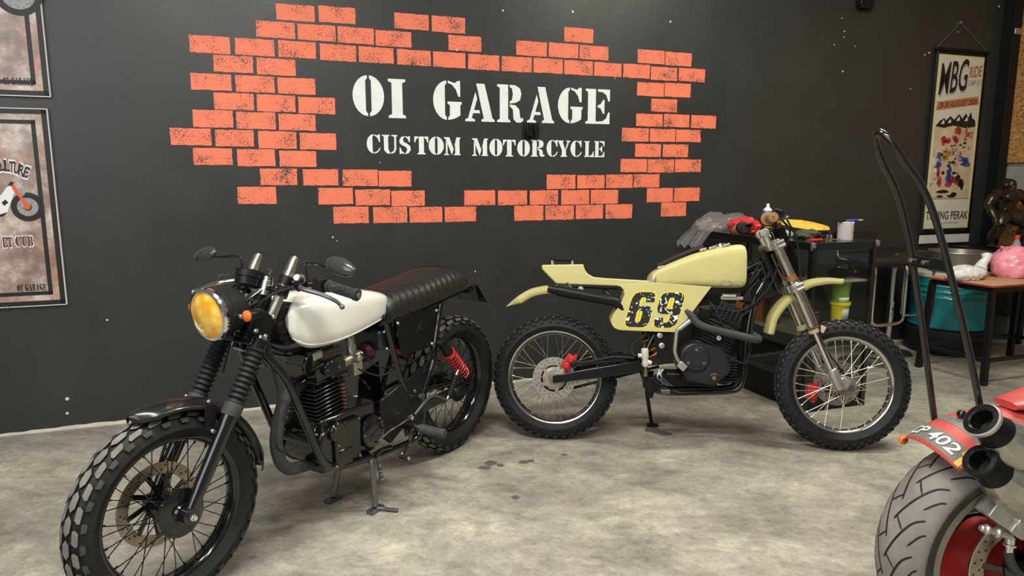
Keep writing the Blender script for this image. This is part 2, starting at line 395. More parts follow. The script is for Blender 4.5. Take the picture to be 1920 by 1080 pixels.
for (x0, y0, x1, y1) in BRICKS:
    a = WALL.px(x0, y0); c = WALL.px(x1, y1)
    u0, u1, z1, z0 = a.x, c.x, a.z, c.z
    pts = []                                             # ragged stencil edge
    for (p, q, k) in (((u0,z0),(u1,z0),9), ((u1,z0),(u1,z1),4), ((u1,z1),(u0,z1),9), ((u0,z1),(u0,z0),4)):
        for i in range(k):
            t = i/k; j = 0.0 if i == 0 else 0.0018
            pts.append((p[0]+(q[0]-p[0])*t+rb.uniform(-j, j), -0.0005, p[1]+(q[1]-p[1])*t+rb.uniform(-j, j)))
    mb.prism(pts, (0, -0.0012, 0))
mb.build('painted_bricks', brick_mat(), wall, smooth_ang=0, one=True, label='orange sponge painted brick border on the black wall')

# stencil alphabet in a unit box
def earc(cx, cy, rx, ry, a0, a1, n=14): return [(cx+rx*math.cos(math.radians(a0+(a1-a0)*i/n)), cy+ry*math.sin(math.radians(a0+(a1-a0)*i/n))) for i in range(n+1)]
STEM = [(0,0),(.5,0),(.5,.05),(.42,.09),(.42,1),(0,1),(0,.95),(.1,.91),(.1,.09),(0,.05)]
LOBE = earc(.5,.5,.5,.5,94,266)+[(.47,.07),(.41,.13),(.41,.87),(.47,.93)]
G = {
 'O': [LOBE, [(1-x, y) for x, y in LOBE]],
 'I': [[(0,0),(1,0),(1,.06),(.82,.1),(.82,.9),(1,.94),(1,1),(0,1),(0,.94),(.2,.9),(.2,.1),(0,.06)]],
 'C': [LOBE, [(.52,1),(.75,.94),(.86,1),(.95,1),(.95,.6),(.88,.6),(.8,.78),(.66,.9),(.52,.94)], [(.52,0),(.72,.03),(.88,.14),(.98,.28),(.93,.32),(.8,.17),(.66,.09),(.52,.06)]],
 'G': [LOBE, [(.52,1),(.75,.94),(.86,1),(.95,1),(.95,.6),(.88,.6),(.8,.78),(.66,.9),(.52,.94)], [(.52,0),(.7,.03),(.86,.08),(.95,.13),(.95,.38),(1,.42),(1,.47),(.5,.47),(.5,.42),(.58,.38),(.58,.12),(.52,.07)]],
 'A': [[(.38,1),(.66,1),(.93,.09),(1,.05),(1,0),(.55,0),(.55,.05),(.63,.09)], [(0,0),(.33,0),(.33,.05),(.22,.09),(.27,.22),(.5,.22),(.48,.3),(.30,.3),(.41,.6),(.35,.78),(.1,.09),(0,.05)]],
 'R': [STEM, [(.48,1),(.7,.99),(.88,.91),(.93,.77),(.88,.6),(.72,.53),(.48,.5),(.48,.56),(.57,.6),(.6,.75),(.57,.9),(.48,.94)], [(.48,.48),(.7,.46),(.85,.35),(.88,.15),(.94,.1),(1,.14),(1,.05),(.9,0),(.75,0),(.63,.08),(.6,.35),(.48,.43)]],
 'E': [STEM, [(.5,1),(1,1),(1,.66),(.94,.66),(.85,.84),(.7,.92),(.5,.93)], [(.5,.54),(.62,.57),(.72,.7),(.78,.7),(.78,.3),(.72,.3),(.62,.45),(.5,.48)], [(.5,0),(1,0),(1,.34),(.94,.34),(.85,.16),(.7,.08),(.5,.07)]],
 'U': [[(0,1),(.5,1),(.5,.95),(.4,.91),(.4,.25),(.5,.08),(.5,0),(.3,.03),(.12,.2),(.12,.91),(0,.95)], [(.62,1),(1,1),(1,.95),(.92,.91),(.92,.25),(.8,.06),(.56,0),(.56,.07),(.75,.15),(.8,.3),(.8,.91),(.62,.95)]],
 'S': [[(.48,1),(.2,.93),(.05,.75),(.1,.58),(.3,.48),(.6,.38),(.68,.25),(.6,.1),(.52,.07),(.52,0),(.8,.06),(.97,.25),(.93,.45),(.7,.57),(.4,.68),(.34,.8),(.42,.92),(.48,.94)], [(.55,1),(.75,.95),(.85,1),(.92,1),(.92,.66),(.85,.66),(.72,.85),(.55,.94)], [(.45,0),(.25,.05),(.15,0),(.06,0),(.06,.36),(.13,.36),(.26,.15),(.45,.06)]],
 'T': [[(.2,0),(.8,0),(.8,.05),(.68,.09),(.68,1),(.32,1),(.32,.09),(.2,.05)], [(.28,1),(0,1),(0,.66),(.06,.66),(.14,.85),(.28,.92)], [(.72,1),(1,1),(1,.66),(.94,.66),(.86,.85),(.72,.92)]],
 'M': [[(0,0),(.3,0),(.3,.05),(.21,.09),(.21,.62),(.11,.82),(.11,.09),(0,.05)], [(0,1),(.32,1),(.58,.35),(.47,.0),(.12,.88),(0,.95)], [(.6,.42),(.76,1),(1,1),(1,.95),(.94,.91),(.94,.09),(1,.05),(1,0),(.6,0),(.6,.05),(.67,.09),(.67,.6)]],
 'Y': [[(0,1),(.46,1),(.46,.95),(.4,.91),(.55,.55),(.66,.42),(.66,.09),(.76,.05),(.76,0),(.24,0),(.24,.05),(.34,.09),(.34,.42),(.08,.91),(0,.95)], [(.62,.5),(.78,.91),(.68,.95),(.68,1),(1,1),(1,.95),(.9,.91),(.69,.45)]],
 'L': [[(0,0),(.5,0),(.5,.05),(.46,.09),(.46,.91),(.56,.95),(.56,1),(0,1),(0,.95),(.12,.91),(.12,.09),(0,.05)], [(.54,0),(1,0),(1,.36),(.94,.36),(.84,.16),(.54,.07)]],
 'B': [STEM, [(.48,1),(.7,.99),(.88,.91),(.9,.77),(.84,.62),(.7,.54),(.48,.53),(.48,.58),(.57,.62),(.59,.75),(.57,.9),(.48,.94)], [(.48,.49),(.72,.48),(.9,.42),(.98,.27),(.93,.1),(.75,.01),(.48,0),(.48,.06),(.6,.1),(.63,.25),(.6,.38),(.48,.43)]],
}
def glyph(mb, ch, u0, u1, z0, z1, y=-0.0005, t=-0.0015, mi=0):
    for poly in G[ch]:
        mb.prism([(u0+(u1-u0)*x, y, z0+(z1-z0)*q) for x, q in poly], (0, t, 0), mi)
LET = [('O',661,720,141,218),('I',728,760.3,148.3,221.5),('G',812,865.5,151,225),('A',871.8,927,157,228),('R',932,980.7,159,229.5),('A',988,1039,163,230.6),('G',1046,1092.3,164,231.5),('E',1097.6,1143,167.3,232.4),
('C',687.6,713.8,251.8,287.8),('U',716.3,745,253,288.4),('S',747.6,770.6,255,289),('T',777,803,256,289.4),('O',803.6,832,256,290.5),('M',832.5,863.3,257.5,291),('M',885,914.8,259.6,292.3),('O',917.6,942,260,293),('T',943,966.5,262,293.5),('O',969.7,993.3,262,293.5),('R',995.6,1020.8,262.3,293.8),('C',1024.7,1046,262.3,294),('Y',1045.3,1069,263.7,294),('C',1069.5,1091,263.5,294.3),('L',1095.3,1113,264.8,294.4),('E',1114,1133,264.8,294.6)]
mb = MB()
for ch, x0, x1, y0, y1 in LET:
    ym = (y0+y1)/2; xm = (x0+x1)/2
    glyph(mb, ch, WALL.px(x0, ym).x, WALL.px(x1, ym).x, WALL.px(xm, y1).z, WALL.px(xm, y0).z)
mb.build('painted_lettering', mat('white_stencil_paint', (0.80, 0.83, 0.82), 0.6, var=0.07, vscale=14), wall, smooth_ang=0, one=True, label='white stencilled lettering on the black wall')

# bare strip where the paint stops short of the floor
rb = random.Random(5); mb = MB(); row0 = []; row1 = []
N = 260
for i in range(N+1):
    u = -3.5+9.4*i/N; h = 0.016+0.012*noise.noise(V((u*1.7, 0, 0)))+0.006*noise.noise(V((u*9, 3, 0)))+rb.uniform(0, .004)
    row0.append(V((u, -0.004, 0.0005))); row1.append(V((u, -0.003, max(.006, h))))
mb.grid([row0, row1]); 
bs = mb.build('baseboard_back', mat('bare_plaster', (0.62, 0.58, 0.48), 0.8, var=0.12, vscale=12), smooth_ang=0, solid=0.003); bs.matrix_world = WALL.M
struct(bs, 'pale bare strip along the foot of the black wall')
# flecks and screw holes in the black paint
mb = MB()
for (x, y, r) in ((126,748,.010),(126,775,.008),(201,600,.006),(943,20,.007),(1074,22,.009),(1257,41,.008),(624,445,.006),(632,452,.004),(1578,34,.005),(1583,59,.006),(1582,70,.005),(1564,84,.005),(1603,87,.004),(1580,134,.007),(1707,167,.005),(1734,103,.006),(1742,99,.008),(1796,60,.005),(1873,12,.009),(1153,147,.004),(856,94,.006),(712,305,.004),(891,509,.005)):
    p = WALL.px(x, y); mb.lathe([(r, 0), (r*.7, .003)], (p.x, -.0005, p.z), (0,-1,0), 8)
mb.build('paint_chip', mat('chipped_plaster', (0.7, 0.68, 0.62), 0.7), wall, label='small pale paint chip in the black wall')

# right hand wall: concrete with particle board panels and a black steel post
UR = 5.985
def wpart(name, mb, m, parent=None, **k):
    o = mb.build(name, m, parent, **k)
    if parent is None: o.matrix_world = WALL.M
    return o
CONC = mat('grey_render', (0.30, 0.29, 0.25), 0.75, var=0.2, vscale=3)
wr = wpart('wall_right', MB().box((UR+0.10, -1.6, WH/2), (0.12, 3.2, WH)), CONC, smooth_ang=0); struct(wr, 'grey rendered wall behind the particle boards')
def osb():
    m = bpy.data.materials.new('particle_board'); m.use_nodes = True; nt = m.node_tree; L = nt.links; b = nt.nodes['Principled BSDF']
    tc = nt.nodes.new('ShaderNodeTexCoord'); mp = nt.nodes.new('ShaderNodeMapping'); mp.inputs['Scale'].default_value = (1, 16, 34); mp.inputs['Rotation'].default_value = (0.5, 0, 0); L.new(tc.outputs['Object'], mp.inputs['Vector'])
    n0 = nt.nodes.new('ShaderNodeTexNoise'); n0.inputs['Scale'].default_value = 0.9; n0.inputs['Distortion'].default_value = 2.5; n0.inputs['Detail'].default_value = 5; L.new(mp.outputs['Vector'], n0.inputs['Vector'])
    r = nt.nodes.new('ShaderNodeValToRGB'); e = r.color_ramp.elements; e.new(.5)
    for k, (p, c) in enumerate(((.28, (.16,.06,.012,1)), (.5, (.42,.20,.055,1)), (.75, (.68,.40,.15,1)))): e[k].position = p; e[k].color = c
    L.new(n0.outputs['Fac'], r.inputs['Fac']); L.new(r.outputs['Color'], b.inputs['Base Color']); b.inputs['Roughness'].default_value = 0.55
    return m
OSB = osb()
zt = 1.50
p1 = wpart('particle_board', MB().box((UR+0.02, -1.6, (zt+WH)/2), (0.04, 3.1, WH-zt)), OSB, wr, smooth_ang=0, label='orange particle board, upper panel')
p2 = wpart('particle_board', MB().box((UR+0.02, -1.6, 0.78), (0.04, 3.1, 1.0)), OSB, wr, smooth_ang=0, label='darker particle board behind the figure, lower panel')
po = wpart('trim_1', MB().box((UR-0.05, -0.05, WH/2), (0.07, 0.10, WH)).box((UR-0.02, -0.085, 1.85), (0.05, 0.035, 3.7)), K_SATIN, smooth_ang=0, bevel=.004); struct(po, 'black steel post in the corner beside the particle board')
wpart('clip', MB().box((UR-0.05, -0.108, 2.56), (0.07, 0.012, 0.05)), STEEL, po, bevel=.003, label='small bright metal clip on the black post')

# small things on the wall
p = WALL.px(995, 245)
j = root('junction_box', WALL.w(p.x, 0, p.z-.05), 'square black painted socket box on the wall under the big white letters', 'junction box', rotz=math.radians(WYAW))
MB().box((0,-.012,.05), (.10,.024,.10)).build('back_box', K_SATIN, j, bevel=.006)
MB().box((-.02,-.03,.05), (.04,.014,.075)).box((.028,-.03,.062), (.035,.012,.05)).box((.028,-.034,.02), (.02,.016,.03)).build('cover', K_SATIN, j, bevel=.003)
p = WALL.px(1616, 8)
j = root('wall_bracket', WALL.w(p.x, 0, p.z), 'small black fixture high on the black wall', 'bracket', rotz=math.radians(WYAW))
MB().box((0,-.03,.02), (.13,.06,.09)).build('housing', K_SATIN, j, bevel=.01); MB().box((0,-.035,-.03), (.11,.05,.02)).build('slot', K_MATT, j, bevel=.004)
# ------------------------------------------------------------------ wheels
def tyre_mesh(name, R, hw, rimR, pattern, N, bd, mats):
    """carcass (slot 0) and raised tread blocks (slot 1), axle along y"""
    mb = MB(); H = R-rimR; b = min(.055, H*.75)
    top = lambda v, h=0.0: (R-b+(b+h)*math.cos(v*1.25), (hw*.98+h)*math.sin(v*1.25)/math.sin(1.25))
    prof = [(rimR-.006, -hw*.55), (rimR+.004, -hw*.68), (rimR+H*.28, -hw*.93)]
    prof += [(lambda q: (q[0], q[1]))(top(-1+2*i/14, -bd)) for i in range(15)]
    prof += [(rimR+H*.28, hw*.93), (rimR+.004, hw*.68), (rimR-.006, hw*.55)]
    mb.lathe([(r, y) for r, y in prof]+[prof[0]], (0,0,0), (0,1,0), 72, 0)
    ax = V((0,1,0)); t = V((0,0,1)); e1 = ax.cross(t).normalized(); e2 = ax.cross(e1)
    def P(u, v, h):
        a = 2*PI*u/N; r, y = top(v, h)
        return (e1*math.cos(a)+e2*math.sin(a))*r+ax*y
    for k in range(N):
        for poly in pattern:
            c = (sum(p[0] for p in poly)/len(poly), sum(p[1] for p in poly)/len(poly))
            lo = [P(k+u, v, -bd-.002) for u, v in poly]
            hi = [P(k+c[0]+(u-c[0])*.92, c[1]+(v-c[1])*.93, 0) for u, v in poly]
            n = len(poly); bs = len(mb.v)
            shoulder = abs(c[1]) > .7
            cm = P(k+c[0], c[1], 0.0012)
            mb.add(lo+hi+[cm], [(i, (i+1) % n, n+(i+1) % n, n+i) for i in range(n)], 0)
            mb.f += [(bs+n+i, bs+n+(i+1) % n, bs+2*n) for i in range(n)]; mb.m += [2 if shoulder else 1]*n
    return mb.mesh(name, mats, 30)
HEX = lambda cu, cv, a, w: [(cu-a, cv), (cu-a*.5, cv-w), (cu+a*.5, cv-w), (cu+a, cv), (cu+a*.5, cv+w), (cu-a*.5, cv+w)]
ADV = [HEX(.25, -.19, .48, .17), HEX(.75, .19, .48, .17),
       [(.38,-.44),(.96,-.44),(1.14,-.60),(1.10,-.70),(.50,-.70),(.34,-.56)], [(-.12,.44),(.46,.44),(.64,.60),(.60,.70),(0,.70),(-.16,.56)],
       [(.05,-.76),(.55,-.76),(.50,-.98),(.10,-.98)], [(.55,.76),(1.05,.76),(1.0,.98),(.60,.98)]]
KNOB = [[(.06,-.30),(.50,-.34),(.56,-.04),(.12,-.02)], [(.56,.02),(1.0,.04),(.94,.34),(.50,.30)],
        [(.55,-.66),(.98,-.62),(.96,-.40),(.52,-.44)], [(.05,.44),(.48,.40),(.46,.62),(.02,.66)],
        [(.06,-.72),(.62,-.72),(.56,-.99),(.10,-.99)], [(.56,.72),(1.10,.72),(1.06,.99),(.60,.99)]]
def spoke_mesh(name, r0, y0, r1, y1, da, rad, m):
    a = math.radians(da)
    return MB().cyl((r0*math.sin(a), y0, r0*math.cos(a)), (0, y1, r1), rad, n=6).cyl((r1*math.sin(a)*.0, y1, r1-.012), (0, y1, r1), rad*2.0, n=6).mesh(name, m, 40)
def wheel(rt, nm, x, R, hw, rimR, pattern, N, bd, tyremats, rimmat, spokemat, hubmat, nsp=36, hub=(.036, .045), sprad=.0017, rw=None):
    rw = rw or hw*.56
    mb = MB().lathe([(rimR+.009, -rw), (rimR+.010, -rw+.004), (rimR-.004, -rw+.012), (rimR-.016, -rw*.45), (rimR-.020, 0), (rimR-.016, rw*.45), (rimR-.004, rw-.012), (rimR+.010, rw-.004), (rimR+.009, rw), (rimR-.006, rw+.001), (rimR-.013, rw-.003), (rimR-.022, rw*.5), (rimR-.025, 0), (rimR-.022, -rw*.5), (rimR-.013, -rw+.003), (rimR-.006, -rw-.001), (rimR+.009, -rw)], (0,0,0), (0,1,0), 72)
    w = mb.build(nm, rimmat, rt, smooth_ang=40); w.location = (x, 0, R)
    ty = bpy.data.objects.new('tyre', tyre_mesh('tyre', R, hw, rimR, pattern, N, bd, tyremats)); COL.objects.link(ty); ty.parent = w
    hr, hy = hub
    MB().lathe([(.012,-hy-.02),(.016,-hy-.02),(.016,-hy-.008),(hr,-hy-.006),(hr,-hy+.004),(hr*.62,-hy+.010),(hr*.58,0),(hr*.62,hy-.010),(hr,hy-.004),(hr,hy+.006),(.016,hy+.008),(.016,hy+.02),(.012,hy+.02)], (0,0,0), (0,1,0), 32).build('hub', hubmat, w)
    r1 = rimR-.022
    kinds = [spoke_mesh('spoke', hr-.005, s*hy, r1, s*.006, d, sprad, spokemat) for s, d in ((1, 62), (-1, 62), (1, -62), (-1, -62))]
    for i in range(nsp):
        o = bpy.data.objects.new('spoke', kinds[i % 4]); COL.objects.link(o); o.parent = w; o.rotation_euler = (0, 2*PI*i/nsp, 0)
    return w
def disc(w, y, ro, ri, m, carrier, arms=6, holes=24, name='brake_disc'):
    mb = MB().lathe([(ri, -.002), (ro, -.002), (ro, .002), (ri, .002), (ri, -.002)], (0, y, 0), (0,1,0), 64)
    for k in range(arms):
        a = 2*PI*k/arms; d = V((math.cos(a), 0, math.sin(a))); p = V((-d.z, 0, d.x))
        mb.bar(V((0,y,0))+d*.035+p*.01, V((0,y,0))+d*(ri+.006)-p*.012, .016, .004, (0,1,0), 1)
    mb.lathe([(.02,-.006),(.045,-.006),(.045,.006),(.02,.006),(.02,-.006)], (0,y,0), (0,1,0), 24, 1)
    for k in range(holes):
        a = 2*PI*k/holes
        for q in (0, 1):
            aa = a+q*.09; rr = ri+(ro-ri)*(.32+.36*q)
            for s in (1, -1):
                c = V((rr*math.cos(aa), y+s*.0021, rr*math.sin(aa)))
                mb.cyl(c, c+V((0, s*.0003, 0)), .0032, n=8, mi=2)
    return mb.build(name, [m, carrier, K_MATT], w)
def caliper(w, c, m, name='brake_caliper', yw=.05, ang=0.0, s=1.0):
    mb = MB(); rot = Matrix.Rotation(ang, 3, 'Y')
    mb.box(c, (.055*s, yw, .085*s), rot)
    for dz in (-.02, .02):
        q = V(c)+rot @ V((0,0,dz*s)); mb.cyl(q+V((0,-yw*.5-.012,0)), q+V((0,yw*.5+.012,0)), .017*s, n=16)
    for dz in (-.05, .05):
        q = V(c)+rot @ V((.012,0,dz*s)); mb.cyl(q+V((0,-yw*.4,0)), q+V((0,yw*.4,0)), .010*s, n=10)
    return mb.build(name, m, w, bevel=.004)
def coil(a, b, r, turns, wire, name, m, parent, **k):
    a, b = V(a), V(b); d = (b-a).normalized(); e = d.orthogonal().normalized(); g = d.cross(e); L = (b-a).length
    n = int(turns*14); pts = [a+d*(L*i/n)+(e*math.cos(2*PI*turns*i/n)+g*math.sin(2*PI*turns*i/n))*r for i in range(n+1)]
    return MB().tube(pts, wire, 7, 1).build(name, m, parent, **k)
def screw(mb, p, d, r=.007, h=.006, mi=0):
    p = V(p); d = V(d).normalized(); mb.lathe([(r, 0), (r, h*.6), (r*.75, h), (r*.45, h), (r*.4, h*.4)], p, d, 12, mi)
def slab(poly, y, t): return MB().prism([(x, y, z) for x, z in poly], (0, t, 0))
def superring(x, zb, zt, w, ex=2.6, n=28, bulge=0.0):
    out = []
    zc, h = (zb+zt)/2, (zt-zb)/2
    for i in range(n):
        a = 2*PI*i/n; c, s = math.cos(a), math.sin(a)
        out.append(V((x, w*math.copysign(abs(c)**(2/ex), c), zc+h*math.copysign(abs(s)**(2/ex), s))))
    return out
def gaiter(a, b, r, n, m, parent, name='fork_gaiter'):
    a, b = V(a), V(b); L = (b-a).length; prof = [(r*.8, 0)]
    for i in range(n):
        t0 = L*i/n; prof += [(r*.78, t0+L/n*.05), (r*1.06, t0+L/n*.45), (r*1.06, t0+L/n*.6), (r*.78, t0+L/n*.95)]
    return MB().lathe(prof+[(r*.7, L)], a, b-a, 24).build(name, m, parent, smooth_ang=50)

# ------------------------------------------------------------------ white tank cafe racer
W = root('cafe_racer_motorcycle', WHITE, 'black cafe racer with white fuel tank and round yellow headlight', 'motorcycle')
fw_ = wheel(W, 'front_wheel', 1.53, .325, .055, .243, ADV, 30, .008, [K_RUB, K_DUST, K_GREY], K_GLOSS, K_GLOSS, K_GLOSS, hub=(.036,.05))
rw_ = wheel(W, 'rear_wheel', 0.0, .345, .066, .245, ADV, 30, .008, [K_RUB, K_DUST, K_GREY], K_GLOSS, K_GLOSS, K_GLOSS, hub=(.05,.05))
disc(fw_, -.062, .138, .100, BRASSY, K_GLOSS, 9, 18)
MB().lathe([(.0,.04),(.07,.04),(.078,.05),(.078,.062),(.06,.068),(.034,.07),(.03,.078),(.0,.078)], (0,0,0), (0,1,0), 40).build('hub_cover', K_GLOSS, fw_)
MB().lathe([(.0,.0),(.024,.0),(.024,.022),(.0,.022)], (0,.076,0), (0,1,0), 20).build('speedometer_drive', BRASSY, fw_)
MB().lathe([(.055,.055),(.085,.058),(.085,.063),(.055,.063),(.055,.055)], (0,0,0), (0,1,0), 40).build('sprocket', K_GLOSS, rw_)
# fork: one straight line each side, 4.5 cm radius of action measured along it
FT = V((1.049, 0, 1.093)); FD = V((1.53-1.049, 0, .325-1.093)); FL = FD.length; FD.normalize()
fp = lambda t, y=0.0, f=0.0: FT+FD*t+V((0,y,0))+V((-FD.z, 0, FD.x))*f
for s in (1, -1):
    y = .095*s
    leg = MB().lathe([(.0,.565),(.027,.565),(.027,.60),(.024,.63),(.0235,.80),(.019,.86),(.017,FL-.02),(.0,FL-.018)], fp(0,y), FD, 24)
    leg.cyl(fp(FL,y-.016), fp(FL,y+.016), .026, n=20)
    leg = leg.build('fork_leg', K_GLOSS, W)
    MB().lathe([(.0,0),(.011,0),(.012,.004),(.0175,.006),(.018,.10),(.018,.36),(.0,.36)], fp(0,y), FD, 24).build('fork_tube', NICKEL, leg, label='bare metal fork tube')
    gaiter(fp(.345,y), fp(.545,y), .031, 11, K_RUB, leg)
    MB().lathe([(.0,.535),(.031,.537),(.032,.545),(.032,.575),(.030,.582),(.0,.583)], fp(0,y), FD, 24).build('gaiter_collar', K_GREY, leg)
    MB().lathe([(.0,0),(.012,0),(.012,.01),(.008,.012),(.008,.02),(.0,.02)], fp(FL,y+.016*s), (0,s,0), 6).build('axle_nut', BOLT, leg)
mb = MB()
for s in (1, -1): mb.lathe([(.018,-.022),(.030,-.020),(.031,.018),(.018,.022)], fp(.335,.095*s), FD, 24)
mb.bar(fp(.335,-.10), fp(.335,.10), .075, .022, (FD.x,0,FD.z)); mb.cyl(fp(.30,0,-.012), fp(.36,0,-.012), .03)
mb.build('triple_clamp', K_GLOSS, W, bevel=.004)
mb = MB()
for s in (1, -1): mb.lathe([(.018,-.018),(.027,-.017),(.028,.018),(.018,.020)], fp(.135,.095*s), FD, 24)
mb.bar(fp(.135,-.10), fp(.135,.10), .06, .02, (FD.x,0,FD.z)); mb.build('triple_clamp', K_GLOSS, W, bevel=.004)
mb = MB()
for s in (1, -1):
    for t in (.243, .292): mb.lathe([(.018,-.009),(.022,-.009),(.022,.009),(.018,.009),(.018,-.009)], fp(t,.095*s), FD, 20)
    mb.prism([fp(.235,.118*s), fp(.30,.118*s), fp(.31,.118*s,.05), fp(.27,.118*s,.075), fp(.225,.118*s,.06)], (0,.004*s,0))
br = mb.build('headlight_bracket', K_SATIN, W, bevel=.001)
mb = MB()
for s in (1, -1):
    for t, f in ((.232,.012),(.302,.014),(.30,.058)): screw(mb, fp(t,.121*s,f), (0,s,0), .008, .007)
mb.build('bracket_bolt', BOLT, br)
# headlight
HA = V((1,0,-.10)).normalized(); HC = V((1.345,0,.925))
hl = MB().lathe([(.0,-.135),(.03,-.132),(.058,-.118),(.078,-.085),(.086,-.045),(.087,-.036),(.0885,-.034),(.0885,-.012),(.0,-.012)], HC, HA, 40).build('headlight', K_MATT, W)
MB().lathe([(.079,-.014),(.090,-.014),(.092,-.004),(.088,.004),(.079,.006),(.077,0),(.079,-.014)], HC, HA, 40).build('headlight_rim', CHROME, hl, label='chrome headlight rim')
def lens_mat():
    m = mat('amber_headlight_glass', (0.98, 0.66, 0.05), 0.08, coat=0.8)
    nt = m.node_tree; b = nt.nodes['Principled BSDF']; L = nt.links; tc = nt.nodes.new('ShaderNodeTexCoord')
    mp = nt.nodes.new('ShaderNodeMapping'); L.new(tc.outputs['Object'], mp.inputs['Vector']); mp.inputs['Scale'].default_value = (0.2, 1, 0.25)
    wv = nt.nodes.new('ShaderNodeTexWave'); wv.bands_direction = 'Y'; wv.inputs['Scale'].default_value = 46; wv.inputs['Distortion'].default_value = .0; L.new(mp.outputs['Vector'], wv.inputs['Vector'])
    bp = nt.nodes.new('ShaderNodeBump'); bp.inputs['Strength'].default_value = .45; bp.inputs['Distance'].default_value = .002; L.new(wv.outputs['Fac'], bp.inputs['Height']); L.new(bp.outputs['Normal'], b.inputs['Normal'])
    n = nt.nodes.new('ShaderNodeTexVoronoi'); n.inputs['Scale'].default_value = 26; L.new(tc.outputs['Object'], n.inputs['Vector'])
    r = nt.nodes.new('ShaderNodeValToRGB'); e = r.color_ramp.elements; e[0].position = .05; e[0].color = (1.0,.74,.16,1); e[1].position = .75; e[1].color = (.90,.40,.008,1)
    L.new(n.outputs['Distance'], r.inputs['Fac']); L.new(r.outputs['Color'], b.inputs['Base Color']); b.inputs['Metallic'].default_value = .15
    return m
MB().lathe([(.079,.0),(.060,.009),(.035,.015),(.0,.017)], HC, HA, 40).build('lens', lens_mat(), hl, smooth_ang=60, label='ribbed amber yellow headlight lens')
mb = MB(); screw(mb, HC+V((-.055,.087,-.005)), (0,1,0), .009, .014); screw(mb, HC+V((-.055,-.087,-.005)), (0,-1,0), .009, .014); mb.build('pivot_bolt', BOLT, hl)
for s in (1, -1):
    ts = MB().lathe([(.0,-.066),(.010,-.064),(.018,-.045),(.020,-.01),(.020,0),(.0,0)], (1.300,.140*s,.928), (1,0,0), 24).cyl((1.262,.12*s,.928),(1.262,.14*s,.928),.007).build('turn_signal', K_SATIN, W)
    MB().lathe([(.019,-.002),(.018,.006),(.010,.011),(.0,.012)], (1.301,.140*s,.928), (1,0,0), 24).build('lens', ORANGE, ts, label='orange turn signal lens')
# speedometer and ignition
SD = V((-.34,0,.94))
sp = MB().lathe([(.0,-.034),(.034,-.034),(.046,-.026),(.048,0),(.052,.002),(.052,.024),(.048,.028),(.046,.022),(.0,.022)], (1.150,-.03,1.022), SD, 36).build('speedometer', K_SATIN, W)
MB().lathe([(.0,.0),(.045,.0),(.045,.002),(.0,.002)], V((1.150,-.03,1.022))+SD*.021, SD, 36).build('dial', mat('dial_face', (.03,.03,.03), .1, coat=.8), sp)
ig = MB().lathe([(.0,-.01),(.019,-.01),(.019,.0),(.021,.002),(.021,.040),(.018,.042),(.018,.055),(.0,.056)], (1.140,.035,.975), SD, 24).build('ignition_barrel', NICKEL, W)
MB().bar(V((1.140,.035,.975))+SD*.05, V((1.140,.035,.975))+SD*.072, .003, .008).lathe([(.005,0),(.009,0),(.009,.003),(.005,.003),(.005,0)], V((1.140,.0335,.975))+SD*.080, (0,1,0), 14).build('key', CHROME, ig)
MSH = mat('mirror_shell', (.035,.035,.036), .22, coat=.4)
